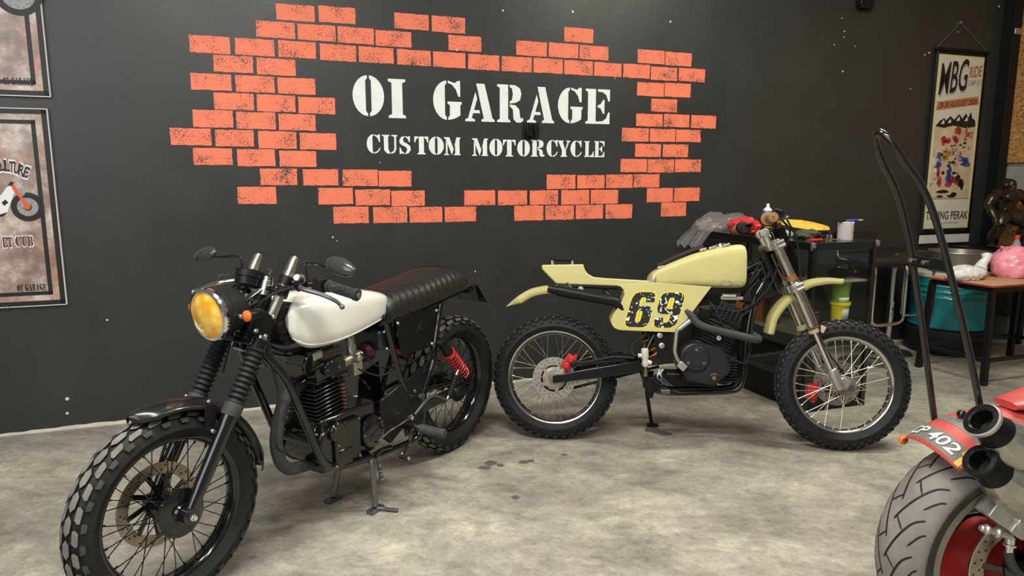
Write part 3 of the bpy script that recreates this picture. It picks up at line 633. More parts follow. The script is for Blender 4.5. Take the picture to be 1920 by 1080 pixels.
# clip-on handlebars, grips, levers, mirrors
for s in (1, -1):
    bar_ = MB().lathe([(.018,-.016),(.026,-.016),(.026,.016),(.018,.016),(.018,-.016)], fp(.095,.095*s), FD, 20).tube([(1.092,.12*s,1.008),(1.062,.16*s,1.003),(1.031,.22*s,.999),(1.022,.355*s,.976)], .011, 12, 4).build('handlebar', K_SATIN, W)
    a, b = V((1.030,.232*s,.998)), V((1.021,.362*s,.974)); d = (b-a).normalized()
    prof = [(.0125,0),(.022,.001),(.022,.008),(.0165,.010)]
    for i in range(14): prof += [(.0175,.012+i*.0072), (.0165,.0145+i*.0072)]
    prof += [(.0165,.116),(.0215,.118),(.0215,.130),(.0,.131)]
    gr = MB().lathe(prof, a, d, 24)
    e = d.orthogonal().normalized(); g = d.cross(e)
    for q in range(7):                                     # crossed raised ribs on the rubber
        for sg in (1, -1):
            gr.tube([a+d*(.012+.10*i/8)+(e*math.cos(2*PI*q/7+sg*i*.28)+g*math.sin(2*PI*q/7+sg*i*.28))*.0178 for i in range(9)], .0016, 5, 1)
    gr.build('grip', K_GREY, bar_)
    MB().lathe([(.0,0),(.011,0),(.011,.004),(.0,.004)], b+d*.0015, d, 18).build('bar_end', BRASSY, bar_)
    sw = MB().box((1.035,.197*s,1.000), (.045,.042,.056), Matrix.Rotation(-.15*s, 3, 'X')).build('switch_housing', K_MATT, bar_, bevel=.008)
    MB().box((1.010,.197*s,1.012), (.012,.022,.012)).box((1.012,.20*s,.99),(.01,.012,.010)).build('button', K_GREY, sw, bevel=.002)
    fwd = 0.0 if s > 0 else .055
    lv = MB().tube([(1.085+fwd*.4,.150*s,1.000),(1.105+fwd*.9,.185*s,.994),(1.090+fwd,.25*s,.980),(1.082+fwd*1.1,.31*s,.962),(1.092+fwd,.352*s,.947)], [.008,.009,.0080,.007,.006], 10, 6).ell((1.093+fwd,.355*s,.945), .009).build('lever', GUNM if s > 0 else STEEL, bar_)
    MB().box((1.075,.152*s,1.003), (.05,.035,.026), Matrix.Rotation(.3, 3, 'Y')).cyl((1.09,.15*s,1.02),(1.09,.15*s,.98),.008).build('lever_perch', K_SATIN, bar_, bevel=.005)
    mc = V((1.09,.352*s,1.080)); 
    tilt = Matrix.Rotation(-.22*s, 3, 'X') @ Matrix.Rotation(-.35, 3, 'Y')
    mi_ = MB().ell(mc, (.020,.066,.030), tilt, 24, 14, fn=lambda p, u: V((max(p.x, -.006), p.y, p.z))).build('mirror', MSH, W)
    MB().ell(mc+tilt @ V((-.0062,0,0)), (.0006,.059,.024), tilt, 24, 8).build('mirror_glass', mat('mirror_glass', (.5,.52,.53), .03, metal=1.0), mi_)
    MB().tube([(1.075,.165*s,1.012),(1.070,.168*s,1.035),(1.070,.172*s,1.070),(1.072,.190*s,1.082),(1.08,.25*s,1.078),(1.09,.29*s,1.076),(1.09,.315*s,1.080)], .0048, 8, 5).build('mirror_stem', K_GLOSS, mi_)
    MB().cyl((1.06,.135*s,1.022),(1.10,.150*s,1.030),.013).build('brake_reservoir' if s < 0 else 'clutch_adjuster', ALLOY, bar_, bevel=.003)
# front mudguard hugging the tyre
rows = []
for i in range(31):
    t = i/30; a = math.radians(72+t*106); wv = .062*min(1, .25+t*9)*(1 if t < .9 else 1-.35*(t-.9)/.1)
    row = []
    for j in range(13):
        q = -1+2*j/12; rr = .358-.030*abs(q)**2.4
        row.append(V((1.53+rr*math.cos(a), wv*q, .325+rr*math.sin(a))))
    rows.append(row)
mg = MB().grid(rows).build('front_mudguard', mat('bare_black_mudguard', (.012,.011,.010), .28, coat=.3, rvar=.15, vscale=12), W, solid=.0025, smooth_ang=60)
for s in (1, -1): MB().prism([(1.385,.064*s,.640),(1.425,.064*s,.650),(1.432,.068*s,.560),(1.415,.068*s,.545),(1.395,.068*s,.56)], (0,.003*s,0)).bar((1.40,.07*s,.565),(1.375,.08*s,.585),.012,.012).build('mudguard_stay', K_SATIN, mg, bevel=.001)
mb = MB()
for s in (1, -1): screw(mb, (1.405,.058*s,.655), (0,.5*s,1), .007, .006); screw(mb, (1.41,.071*s,.56), (0,s,0), .008, .01)
mb.build('bolt', BOLT, mg)
# tank
secs = [(1.110,.842,.885,.085),(1.104,.81,.912,.102),(1.087,.787,.930,.110),(1.06,.765,.939,.115),(1.02,.744,.944,.120),(.96,.732,.946,.123),(.88,.731,.945,.126),(.80,.738,.940,.126),(.72,.752,.930,.122),(.64,.768,.916,.113),(.58,.779,.901,.100),(.535,.790,.885,.082),(.508,.803,.868,.058),(.498,.82,.853,.028)]
def nose(p):                                              # the front of the tank forks round the steering head
    k = min(1, max(0, (p.x-.92)/.18)); return V((p.x-.105*k*(1-min(1, abs(p.y)/.10)), p.y, p.z))
tk = MB().loft([[nose(p) for p in superring(x, zb, zt, w, 3.7, 40)] for x, zb, zt, w in secs]).build('fuel_tank', IVORY, W, sub=1, smooth_ang=70)
sm = [nose(V((x, w*.905, (zb+zt)/2-.735*(zt-zb)/2))) for x, zb, zt, w in secs[2:-2]]
for s in (1, -1): MB().tube([V((p.x, p.y*s, p.z)) for p in sm], [.0015]+[.0035]*(len(sm)-2)+[.0015], 6, 3).build('tank_seam', IVORY, tk)
MB().box((1.075,0,.862),(.09,.150,.125),Matrix.Rotation(.12,3,'Y')).box((1.06,0,.80),(.06,.13,.06)).cyl((1.10,.055,.845),(1.10,.082,.845),.030,n=24).build('wiring_box', K_MATT, W, bevel=.012)
MB().lathe([(.0,0),(.03,0),(.032,.006),(.028,.016),(.0,.018)], (.92,0,.944), (0,0,1), 24).build('filler_cap', CHROME, tk)
# seat
xs = [.575+(-.030-.575)*i/110 for i in range(111)]
def seat_top(x): 
    P = [(.575,.885),(.50,.905),(.40,.914),(.25,.934),(.13,.948),(.07,.944),(.02,.922),(-.015,.885),(-.030,.855)]
    for (a, za), (b, zb) in zip(P, P[1:]):
        if b <= x <= a: return za+(zb-za)*(a-x)/(a-b)
    return P[-1][1]
rings = []
for x in xs:
    zt = seat_top(x); t = (.575-x)/.60; zb = .782+.062*min(1, t*1.15); w = .118+.02*min(1, t*2.5); w *= 1 if x > .06 else max(.45, math.sqrt(max(0, 1-((.06-x)/.105)**2.2)))
    if t < .05: zt -= (.05-t)*.5
    rib = .006*abs(math.sin((.575-x)/.040*PI)) if .12 < x < .565 else .004
    ring = []
    for k in range(26):
        a = PI*k/25; c, s = math.cos(a), math.sin(a)
        ring.append(V((x, (w+rib*.6)*math.copysign(abs(c)**.55, c), zb+(zt-.006+rib-zb)*abs(s)**.62)))
    ring += [V((x, -w*.9, zb-.004)), V((x, w*.9, zb-.004))]
    rings.append(ring)
st = MB().loft(rings).build('seat', LEATHER, W, smooth_ang=55)
MB().tube([(.125,.141,.840),(.115,.134,.90),(.095,.105,.938),(.085,.0,.949),(.095,-.105,.938),(.115,-.134,.90),(.125,-.141,.840)], .0025, 6, 6).build('piping', LEATHER, st)
# tail plate
q = [WHITE.px(862,529,.02), WHITE.px(902,533,.09), WHITE.px(918,571,.09), WHITE.px(858,563,.02)]
tp = MB().prism([(-.135,-.09,.832),(-.135,.09,.832),(-.215,.09,.735),(-.215,-.09,.735)], (-.004,0,.003)).bar((-.06,0,.82),(-.15,0,.82),.06,.012).build('tail_plate', mat('black_acrylic', (.006,.006,.007), .12, coat=.6), W, bevel=.001)
MB().box((-.155,0,.80),(.02,.07,.028)).build('tail_light', mat('smoked_lens', (.03,.012,.012), .08, coat=.8), tp, bevel=.004)
# frame
fr = MB(); r = .0155
for s in (1, -1):
    fr.tube([(1.20,.035*s,.83),(1.185,.05*s,.78),(1.122,.095*s,.666),(1.06,.10*s,.515),(1.0,.10*s,.365),(.965,.10*s,.30),(.92,.10*s,.262),(.834,.10*s,.240),(.62,.105*s,.215),(.46,.11*s,.205),(.39,.115*s,.235),(.375,.12*s,.33),(.379,.12*s,.396)], r, 12, 6)
    fr.tube([(.62,.10*s,.775),(.45,.115*s,.790),(.2,.12*s,.820),(-.02,.11*s,.842)], .0125, 10, 5)
    fr.tube([(.222,.12*s,.818),(.286,.122*s,.601),(.295,.122*s,.538),(.379,.12*s,.396)], .0135, 10, 3)
    fr.tube([(.599,.11*s,.778),(.555,.115*s,.63),(.510,.12*s,.490),(.46,.12*s,.42)], .0135, 10, 3)
    fr.tube([(.295,.12*s,.55),(.21,.115*s,.50)], .009, 8, 1)
fr.tube([(1.19,0,.84),(1.05,0,.80),(.80,0,.745),(.62,0,.765)], .022, 12, 4).tube([(1.17,0,.80),(1.06,0,.735),(.95,0,.72)], .016, 10, 4)
fr.cyl((1.115,0,.96), (1.215,0,.80), .03, n=20)
for x in (.60, .22, -.02): fr.cyl((x,-.115,.80+.02*(x<.3)), (x,.115,.80+.02*(x<.3)), .010)
fr.prism([(1.205,.03,.80),(1.15,.03,.70),(1.11,.03,.735),(1.13,.03,.80)], (0,-.06,0))
fr.build('frame', K_GLOSS, W)
# side panels, battery tray, foot peg plates
for s in (1, -1):
    P = [(.551,.782),(.262,.797),(.299,.614),(.523,.619)]
    sp_ = slab(P, .1245*s, .003*s).build('side_panel', K_SATIN, W, bevel=.0008)
    mb = MB()
    for a, b in (((.498,.742),(.338,.700)),((.378,.748),(.470,.650))): mb.bar((a[0],.1278*s,a[1]),(b[0],.1278*s,b[1]),.0012,.010,(0,0,1))
    mb.build('cross_cut', K_GLOSS, sp_)
    mb = MB()
    for x, z in ((.543,.765),(.272,.775),(.308,.628)): screw(mb, (x,.1275*s,z), (0,s,0), .008, .007)
    mb.build('panel_bolt', BOLT, sp_)
    pl = slab([(.517,.497),(.388,.532),(.375,.36),(.40,.27),(.505,.25),(.535,.36)], .1225*s, .005*s).build('foot_peg_plate', K_SATIN, W, bevel=.001)
    mb = MB(); screw(mb, (.47,.1275*s,.33), (0,s,0), .012, .008); screw(mb, (.44,.1275*s,.44), (0,s,0), .008, .006); mb.cyl((.40,.128*s,.405),(.40,.145*s,.405),.016,n=6); mb.build('plate_bolt', GUNM, pl)
    fpg = MB().cyl((.462,.128*s,.285),(.460,.178*s,.283),.011).lathe([(.020,.0),(.0215,.002)]+[(.0205+.0013*(i % 2), .006+.0062*i) for i in range(18)]+[(.0215,.118),(.019,.122),(.0,.122)], (.460,.178*s,.283), (-.06,s,-.03), 22).build('foot_peg', K_GREY, W)
    MB().lathe([(.012,0),(.0215,0),(.0215,.004),(.012,.004)], (.460,.173*s,.283), (-.06,s,-.03), 20).build('peg_collar', BOLT, fpg)
lv = MB().tube([(.500,.150,.300),(.515,.165,.275),(.540,.178,.245),(.575,.182,.225),(.600,.178,.205)], [.012,.011,.010,.010,.009], 10, 5).cyl((.500,.13,.300),(.500,.165,.300),.014).build('gear_lever', K_GLOSS, W)
MB().cyl((.600,.172,.204),(.600,.215,.204),.011,n=14).build('pedal_rubber', K_RUB, lv); MB().cyl((.600,.215,.204),(.600,.219,.204),.008,n=12).build('tip', BOLT, lv)
MB().tube([(.515,.16,.345),(.64,.165,.335),(.72,.16,.31)], .004, 8, 3).cyl((.51,.15,.345),(.51,.17,.345),.009).build('gear_linkage', CHROME, W)
MB().box((.575,0,.70),(.10,.20,.085)).build('battery_box', mat('dark_blue_black', (.012,.012,.018), .3, coat=.3), W, bevel=.012)
mb = MB(); screw(mb, (.60,.10,.735), (0,1,0), .007, .008); screw(mb, (.585,.10,.66), (0,1,0), .007, .008); mb.build('battery_bolt', BOLT, W)
# swing arm, shocks
sa = MB()
for s in (1, -1):
    sa.bar((.43,.10*s,.335),(.10,.105*s,.345),.026,.045); sa.bar((.10,.105*s,.345),(-.045,.105*s,.345),.022,.052)
    sa.tube([(.40,.10*s,.40),(.25,.105*s,.405),(.10,.105*s,.385)], .011, 8, 3)
    sa.cyl((0,.10*s,.345),(0,.13*s,.345),.018,n=6)
sa.cyl((.42,-.12,.335),(.42,.12,.335),.022).box((.34,0,.335),(.04,.2,.035)); sa.build('swing_arm', K_GLOSS, W, bevel=.003)
for s in (1, -1):
    a, b = V((.262,.150*s,.622)), V((.040,.140*s,.395)); d = (b-a).normalized(); L = (b-a).length
    sh = MB().lathe([(.0,-.016),(.016,-.016),(.018,.02),(.023,.028),(.025,.085),(.025,.10),(.008,.10),(.008,L-.06),(.022,L-.06),(.022,L-.045),(.012,L-.035),(.012,L+.012),(.0,L+.012)], a, d, 24).cyl(a-V((0,.02*s,0)), a+V((0,.02*s,0)), .013).cyl(b-V((0,.02,0)), b+V((0,.02,0)), .012).build('shock_absorber', K_SATIN, W)
    coil(a+d*.085, b-d*.055, .0275, 8.5, .0038, 'spring', REDP, sh, label='red coil spring')
    MB().lathe([(.010,0),(.031,0),(.031,.008),(.010,.008)], a+d*.078, d, 24).build('spring_collar', REDP, sh)
a, b = WHITE.px(855,704,.155), WHITE.px(841,742,.155)
dm = gaiter(a, b, .017, 8, K_SATIN, W, 'brake_cylinder'); MB().cyl(a-(b-a).normalized()*.03, a, .009).cyl(b, b+(b-a)*.25, .007).build('rod', NICKEL, dm)
MB().tube([b+(b-a)*.2, (.36,.16,.40), (.47,.15,.345)], .006, 8, 4).build('brake_rod', GUNM, W)
# chain on the far side
# engine
en = MB()
en.box((.815,0,.395),(.30,.20,.13)).box((.79,0,.295),(.30,.15,.14)).cyl((.905,-.105,.345),(.905,.105,.345),.085,n=32).cyl((.700,-.10,.335),(.700,.10,.335),.09,n=32)
en = en.build('engine', K_GLOSS, W, bevel=.012)
MB().lathe([(.0,.0),(.066,.0),(.068,.004),(.064,.018),(.056,.024),(.02,.026),(.0,.026)], (.705,.108,.338), (0,1,0), 40).build('generator_cover', K_GLOSS, en)
MB().box((.845,.112,.345),(.14,.020,.17)).box((.865,.118,.29),(.08,.018,.07)).cyl((.90,.10,.40),(.90,.128,.40),.04,n=24).build('crankcase_cover', K_GLOSS, en, bevel=.010)
MB().prism([(.65,.105,.46),(.52,.105,.50),(.48,.105,.42),(.50,.105,.30),(.60,.105,.25),(.66,.105,.30)], (0,.022,0)).build('sprocket_cover', K_SATIN, en, bevel=.010)
mb = MB()
for x, z in ((.92,.42),(.79,.42),(.79,.265),(.92,.265),(.905,.345)): screw(mb, (x,.123,z), (0,1,0), .006, .007)
for k in range(3): screw(mb, (.705+.058*math.cos(2.1*k),.128,.338+.058*math.sin(2.1*k)), (0,1,0), .005, .006)
mb.build('cover_screw', GUNM, en)
CX, CT = .885, .10                                        # cylinder centre and forward lean
rotc = Matrix.Rotation(CT, 3, 'Y')
cy = MB()
for k in range(10):
    cy.box(V((CX,0,.440))+rotc @ V((0,0,.016*k)), (.175-.002*abs(k-5),.175,.006), rotc)
cy.box(V((CX,0,.455))+rotc @ V((0,0,.064)), (.125,.125,.16), rotc); cy = cy.build('engine_cylinder', K_GLOSS, en, bevel=.0025)
hd = MB()
hd.box(V((CX,0,.605))+rotc @ V((0,0,.035)), (.150,.165,.075), rotc).box(V((CX,0,.605))+rotc @ V((0,0,.004)), (.168,.18,.010), rotc).box(V((CX,0,.605))+rotc @ V((0,0,.085)), (.15,.14,.055), rotc).box(V((CX-.02,0,.605))+rotc @ V((0,0,.115)), (.07,.11,.02), rotc)
hd.cyl((CX+.07,0,.59),(CX+.13,0,.568),.035).cyl((CX+.01,.06,.65),(CX+.02,.105,.65),.032); hd = hd.build('cylinder_head', K_GLOSS, en, bevel=.006)
mb = MB()
for x in (-.055,.055):
    for y in (-.055,.055): screw(mb, V((CX,0,.605))+rotc @ V((x,y,.112)), rotc @ V((0,0,1)), .009, .010)
for x in (-.03,.03): screw(mb, (CX+.015+x,.106,.65), (0,1,0), .005, .006)
mb.build('head_bolt', GUNM, hd)
MB().box((CX+.055,.055,.705),(.05,.035,.03), rotc).build('ignition_coil', ALLOY, en, bevel=.005)
MB().tube([(CX+.085,.05,.63),(CX+.12,.06,.66),(CX+.11,.07,.71),(CX+.03,.05,.715)], .006, 8, 5).build('spark_plug_lead', K_GLOSS, en)
cb = MB().cyl((.77,.02,.63),(.66,.02,.64),.026).cyl((.715,.02,.565),(.715,.02,.70),.024).box((.715,.035,.60),(.05,.055,.055)).cyl((.72,.03,.69),(.72,.03,.735),.014).cyl((.715,.055,.645),(.715,.075,.645),.014).cyl((.755,.06,.67),(.755,.06,.735),.010).build('carburettor', mat('grimy_alloy', (.42,.40,.33), .40, metal=.8, var=.3, vscale=40), W, bevel=.004)
MB().lathe([(.0,0)]+[(.036 if i % 2 else .041, .004+.006*i) for i in range(10)]+[(.0,.066)], (.66,.02,.645), (-1,0,.05), 24).build('air_filter', mat('dark_red_filter', (.05,.012,.01), .5), cb)
MB().tube([(.755,.06,.67),(.77,.065,.70),(.76,.06,.745)], .006, 8, 4).build('fuel_tap', BOLT, cb)
# exhaust
ex = MB().tube([(1.005,.0,.568),(1.045,.01,.566),(1.085,.03,.545),(1.128,.05,.487),(1.144,.055,.418),(1.126,.052,.345),(1.082,.045,.300),(1.03,.035,.285),(.95,.01,.266),(.86,-.03,.262)], .0235, 16, 8)
ex = ex.build('exhaust_pipe', K_GREY, W, smooth_ang=50)
MB().lathe([(.024,0),(.034,0),(.034,.012),(.024,.012)], (1.0,0,.569), (1,0,-.1), 20).build('exhaust_flange', K_GLOSS, ex)
MB().cyl((1.005,-.10,.385),(1.005,.10,.385),.016,n=18).build('engine_bar', K_GLOSS, W)
MB().bar((.985,-.08,.40),(.93,-.06,.44),.03,.05).bar((.985,.08,.40),(.93,.06,.44),.012,.05).build('engine_mount', K_GLOSS, W, bevel=.003)
# centre stand
cs = MB().tube([(.700,.10,.235),(.712,.115,.19),(.722,.135,.02)], .0125, 10, 3).tube([(.690,-.07,.235),(.715,-.077,.13),(.742,-.085,.02)], .0125, 10, 3).cyl((.70,-.115,.225),(.70,.115,.225),.012)
cs.box((.724,.137,.008),(.075,.034,.016)).box((.744,-.086,.008),(.075,.034,.016)).tube([(.722,.140,.012),(.708,.160,.011),(.700,.185,.010),(.688,.225,.012)], .008, 8, 5).bar((.70,.105,.215),(.71,-.105,.215),.05,.02)
cs = cs.build('centre_stand', GUNM, W, bevel=.001)
coil((.685,.125,.225),(.672,.128,.115), .0075, 14, .0018, 'return_spring', GUNM, cs)
MB().prism([(.722,-.090,.125),(.700,-.108,.125),(.705,-.112,.075),(.730,-.094,.075)], (.003,0,0)).build('stop_tab', GUNM, cs)
MB().tube([(.60,.12,.235),(.66,.125,.245),(.70,.12,.235)], .010, 8, 3).build('stand_spring_hook', K_GLOSS, cs)
# cables and wiring
CAB = MB()
for P, rr in ((((1.09,-.13,1.0),(1.20,-.10,.96),(1.22,-.10,.80),(1.30,-.12,.66),(1.42,-.12,.55),(1.50,-.10,.42)), .005),
              (((1.10,.13,.995),(1.18,.10,.97),(1.20,.03,.90),(1.12,.0,.86)), .0045), (((1.16,-.03,.99),(1.21,-.02,.93),(1.24,-.03,.82),(1.26,-.06,.70)), .004),
              (((1.10,-.15,.99),(1.19,-.05,.97),(1.20,.02,.91)), .004), (((1.17,.06,.80),(1.16,.10,.62),(1.21,.13,.48),(1.18,.13,.42),(1.08,.105,.42)), .0055),
              (((1.22,.02,.92),(1.19,.05,.95),(1.17,.0,.94)), .006), (((.70,.06,.66),(.60,.08,.58),(.45,.09,.56),(.36,.1,.58)), .004), (((.72,.06,.60),(.62,.09,.55),(.52,.11,.57)), .004)):
    CAB.tube(P, rr, 8, 7)
CAB.build('cable', K_RUB, W)
mb = MB()
rq = random.Random(4)
for k in range(12):
    a = V((1.17+rq.uniform(-.03,.05), rq.uniform(-.10,.02), .95+rq.uniform(-.03,.05)))
    mb.tube([a, a+V((rq.uniform(-.03,.03), rq.uniform(-.03,.03), rq.uniform(-.03,.03))), a+V((rq.uniform(-.05,.05), rq.uniform(-.05,.05), rq.uniform(-.05,.02)))], .0028, 6, 4, mi=k % 2)
mb.build('wire', [K_GLOSS, BOLT], W)
# ------------------------------------------------------------------ cream flat tracker, leaning on its side stand
Y = root('flat_track_motorcycle', YEL, 'cream yellow flat track motorcycle with a 69 number panel', 'motorcycle')
yt = [K_RUB, K_TREAD, K_RUB]
RIMC = mat('polished_rim', (.62,.61,.58), .16, metal=1.0)
SPK = mat('spoke_steel', (.62,.58,.46), .32, metal=.8)
fy = wheel(Y, 'front_wheel', 1.463, .334, .047, .252, KNOB, 46, .007, yt, RIMC, SPK, DISC, hub=(.040,.045), sprad=.0016)
ry = wheel(Y, 'rear_wheel', 0.0, .330, .052, .250, KNOB, 44, .008, yt, RIMC, mat('dull_spoke', (.33,.31,.27), .4, metal=.8), DISC, hub=(.045,.05), sprad=.0016)
disc(ry, -.068, .112, .070, DISC, DISC, 5, 20)
MB().lathe([(.0,-.088),(.030,-.086),(.032,-.070),(.06,-.066),(.06,-.05),(.0,-.05)], (0,0,0), (0,1,0), 32).lathe([(.0,-.094),(.010,-.094),(.011,-.084),(.0,-.084)], (0,0,0), (0,1,0), 6).build('hub_cap', BRASSY, ry)
MB().lathe([(.06,.060),(.095,.060),(.095,.064),(.06,.064),(.06,.060)], (0,0,0), (0,1,0), 48).build('sprocket', K_GLOSS, ry)
disc(fy, .068, .118, .078, DISC, DISC, 6, 20)
MB().lathe([(.0,-.066),(.046,-.066),(.050,-.06),(.050,-.048),(.0,-.048)], (0,0,0), (0,1,0), 36).build('hub_cap', DISC, fy)
caliper(ry, (.074,-.072,.088), REDP, ang=.6, s=.95, yw=.05); caliper(fy, (-.125,.070,-.05), REDP, ang=0.15, s=.95, yw=.05)
MB().bar((.0,-.078,.0),(.06,-.080,.055),.03,.006,(0,1,0)).cyl((.022,-.086,.05),(.022,-.07,.05),.010).build('caliper_bracket', ALLOY, ry)
# fork
YT = V((1.093,0,1.065)); YD = V((1.424-1.093,0,.325-1.065)); YL = YD.length; YD.normalize()
yp = lambda t, y=0.0, f=0.0: YT+YD*t+V((0,y,0))+V((-YD.z,0,YD.x))*f
for s in (1, -1):
    y = .095*s
    leg = MB().lathe([(.0,.0),(.024,.0),(.0245,.06),(.024,.20),(.0,.20)], yp(0,y), YD, 24).lathe([(.0,.22),(.0265,.222),(.0275,.26),(.0275,.46),(.025,.49),(.0,.49)], yp(0,y), YD, 24).build('fork_leg', NICKEL, Y)
    MB().lathe([(.0,.195),(.025,.195),(.0255,.225),(.0,.225)], yp(0,y), YD, 24).build('tape_ring', mat('copper_tape', (.36,.15,.06), .45, metal=.3), leg, label='copper coloured ring')
    MB().lathe([(.0,.48),(.0180,.482),(.0180,.70),(.0,.70)], yp(0,y), YD, 24).build('slider_tube', CHROME, leg)
    MB().lathe([(.0,.700),(.023,.702),(.026,.72),(.026,.80),(.020,.815),(.0,.815)], yp(0,y), YD, 24).box(yp(.79,y,.025), (.05,.036,.05), Matrix.Rotation(.42,3,'Y')).build('axle_foot', ALLOY, leg, bevel=.004)
    MB().lathe([(.019,.475),(.033,.477),(.033,.505),(.019,.507)], yp(0,y), YD, 8).box(yp(.498,y-.0*s,.028), (.034,.05,.034), Matrix.Rotation(.42,3,'Y')).build('seal_guard', mat('beige_plastic', (.55,.42,.27), .5), leg, bevel=.004)
    MB().cyl((1.463,.05*s,.334),(1.463,.125*s,.334),.010).cyl((1.463,.115*s,.334),(1.463,.128*s,.334),.017,n=6).build('axle', GUNM, leg)
for t, wdt, nm in ((.030,.060,'triple_clamp'),(.262,.050,'triple_clamp')):
    mb = MB()
    for s in (1, -1):
        mb.lathe([(.024,t-.022),(.034,t-.020),(.035,t+.020),(.024,t+.022)], yp(0,.095*s), YD, 24)
        mb.cyl(yp(t-.010,.132*s,-.012), yp(t-.010,.132*s,.03), .010).cyl(yp(t+.012,.132*s,-.012), yp(t+.012,.132*s,.03), .010)
        mb.box(yp(t,.123*s,.004), (.04,.022,.045), Matrix.Rotation(-1.15,3,'Y'))
    mb.bar(yp(t,-.10,-.016), yp(t,.10,-.016), wdt, .034, (YD.x,0,YD.z)); mb.build(nm, ALLOY, Y, bevel=.004)
mb = MB()
for s in (1, -1): mb.cyl(yp(.02,.045*s,-.02), yp(-.055,.045*s,-.02), .016).cyl(yp(-.045,.06*s,-.02), yp(-.045,.03*s,-.02), .024)
mb.build('bar_clamp', ALLOY, Y, bevel=.003)
bar_ = MB().tube([(1.006,.40,1.147),(1.01,.30,1.150),(1.06,.19,1.162),(1.085,.12,1.135),(1.098,.05,1.122),(1.098,-.05,1.122),(1.085,-.12,1.135),(1.06,-.19,1.162),(1.01,-.30,1.150),(1.006,-.40,1.147)], .0125, 12, 6).build('handlebar', K_SATIN, Y)
for s in (1, -1):
    prof = [(.012,0),(.033,.002),(.033,.008),(.018,.012)]+[(.0178+.001*(i % 2), .014+.0052*i) for i in range(18)]+[(.021,.108),(.0225,.112),(.0225,.119),(.004,.121),(.004,.115),(.0,.115)]
    MB().lathe(prof, (1.009,.290*s,1.150), (-.03,s,-.03), 24).build('grip', GUM, bar_, label='brown gum rubber grip')
    MB().lathe([(.012,0),(.030,.002),(.034,.012),(.034,.035),(.026,.045),(.0,.045)], (1.012,.238*s,1.151), (-.03,s,-.03), 20).box((1.025,.24*s,1.135),(.05,.03,.035)).build('switch_housing', K_MATT, bar_, bevel=.004)
    MB().tube([(1.055,.20*s,1.160),(1.085,.235*s,1.155),(1.080,.30*s,1.150),(1.072,.375*s,1.147)], [.008,.008,.006,.0055], 10, 5).ell((1.071,.385*s,1.147), .010).build('lever', GUNM, bar_)
MB().box((1.06,.14,1.150),(.035,.075,.04),Matrix.Rotation(.45,3,'X')).build('bar_pad', REDP, bar_, bevel=.008, label='red bar pad')
MB().box((1.075,-.21,1.185),(.05,.04,.035),Matrix.Rotation(.3,3,'Y')).build('brake_reservoir', K_SATIN, bar_, bevel=.005)
q0, q1 = YEL.px(1465,427,-.08), YEL.px(1509,520,-.08)
MB().prism([V((q0.x,-.115,q0.z)), V((q1.x,-.075,q1.z)), V((q1.x,.075,q1.z)), V((q0.x,.115,q0.z))], (.004,0,.002)).build('number_board', K_SATIN, Y, bevel=.001)
# mudguards: U section strips
def strip(name, top, hw, dep, m, tip0=1.0, tip1=1.0):
    pts, _ = smooth([V((x,0,z)) for x, z in top], 8); N = len(pts); rows = []
    for i, p in enumerate(pts):
        d = (pts[min(i+1,N-1)]-pts[max(i-1,0)]).normalized(); nrm = V((d.z,0,-d.x)); nrm = -nrm if nrm.z > 0 else nrm
        t = i/(N-1); k = min(1, tip0+(1-tip0)*t*4.5, tip1+(1-tip1)*(1-t)*4.5)
        dd = dep*k; ww = hw*(.55+.45*k)
        rows.append([p+V((0,-ww,0))+nrm*dd, p+V((0,-ww,0))+nrm*dd*.45, p+V((0,-ww*.97,0))+nrm*dd*.08, p+V((0,-ww*.6,0)), p, p+V((0,ww*.6,0)), p+V((0,ww*.97,0))+nrm*dd*.08, p+V((0,ww,0))+nrm*dd*.45, p+V((0,ww,0))+nrm*dd])
    return MB().grid(rows).build(name, m, Y, solid=.003, smooth_ang=50)
strip('rear_mudguard', [(-.262,.700),(-.197,.757),(-.123,.798),(-.02,.815),(.10,.80)], .060, .042, CREAM, tip0=.05)
strip('front_mudguard', [(1.446,.872),(1.36,.876),(1.28,.860),(1.214,.815),(1.140,.743),(1.098,.674),(1.080,.588)], .055, .034, CREAM, tip0=.75, tip1=.9)
# tank, tail unit, number panels
ts = [(.480,.835,.858,.085),(.484,.825,.876,.098),(.500,.820,.896,.104),(.522,.817,.912,.108),(.63,.817,.962,.114),(.742,.817,1.008,.118),(.84,.817,1.028,.118),(.925,.818,1.043,.115),(.950,.820,1.038,.110),(.960,.828,1.022,.104),(.963,.85,.99,.098)]
yk = MB().loft([superring(x, a, b, w, 5.5, 40) for x, a, b, w in ts]).build('fuel_tank', CREAM, Y, sub=1, smooth_ang=70)
MB().tube([V((x, 0, b+.006)) for x, a, b, w in ts[3:6]], .0, 4, 1) if False else None
MB().loft([[V((x,-.05,z)), V((x,.05,z)), V((x,.05,z+.016)), V((x,.03,z+.022)), V((x,-.03,z+.022)), V((x,-.05,z+.016))] for x, z in ((.520,.915),(.60,.955),(.70,.998),(.755,1.017))]).build('tank_pad', LEATHER, yk, bevel=.004, label='black pad strapped along the top of the tank')
mb = MB()
for x, z in ((.535,.917),(.745,1.010),(.79,1.020),(.86,1.034)): mb.box((x,-.085,z),(.035,.02,.014),Matrix.Rotation(-.3,3,'Y'))
mb.build('weld_tab', ALLOY, yk, bevel=.003)
MB().lathe([(.0,0),(.030,.0),(.032,.006),(.028,.018),(.0,.02)], (.85,0,1.028), (-.2,0,1), 24).build('filler_cap', CHROME, yk)
def wear(nm, poly, y, s, m, par): return MB().prism([(x, y, z) for x, z in poly], (0, .0006*s, 0)).build(nm, m, par, smooth_ang=0)
bare = mat('bare_primer', (.33,.28,.20), .6, var=.3, vscale=60)
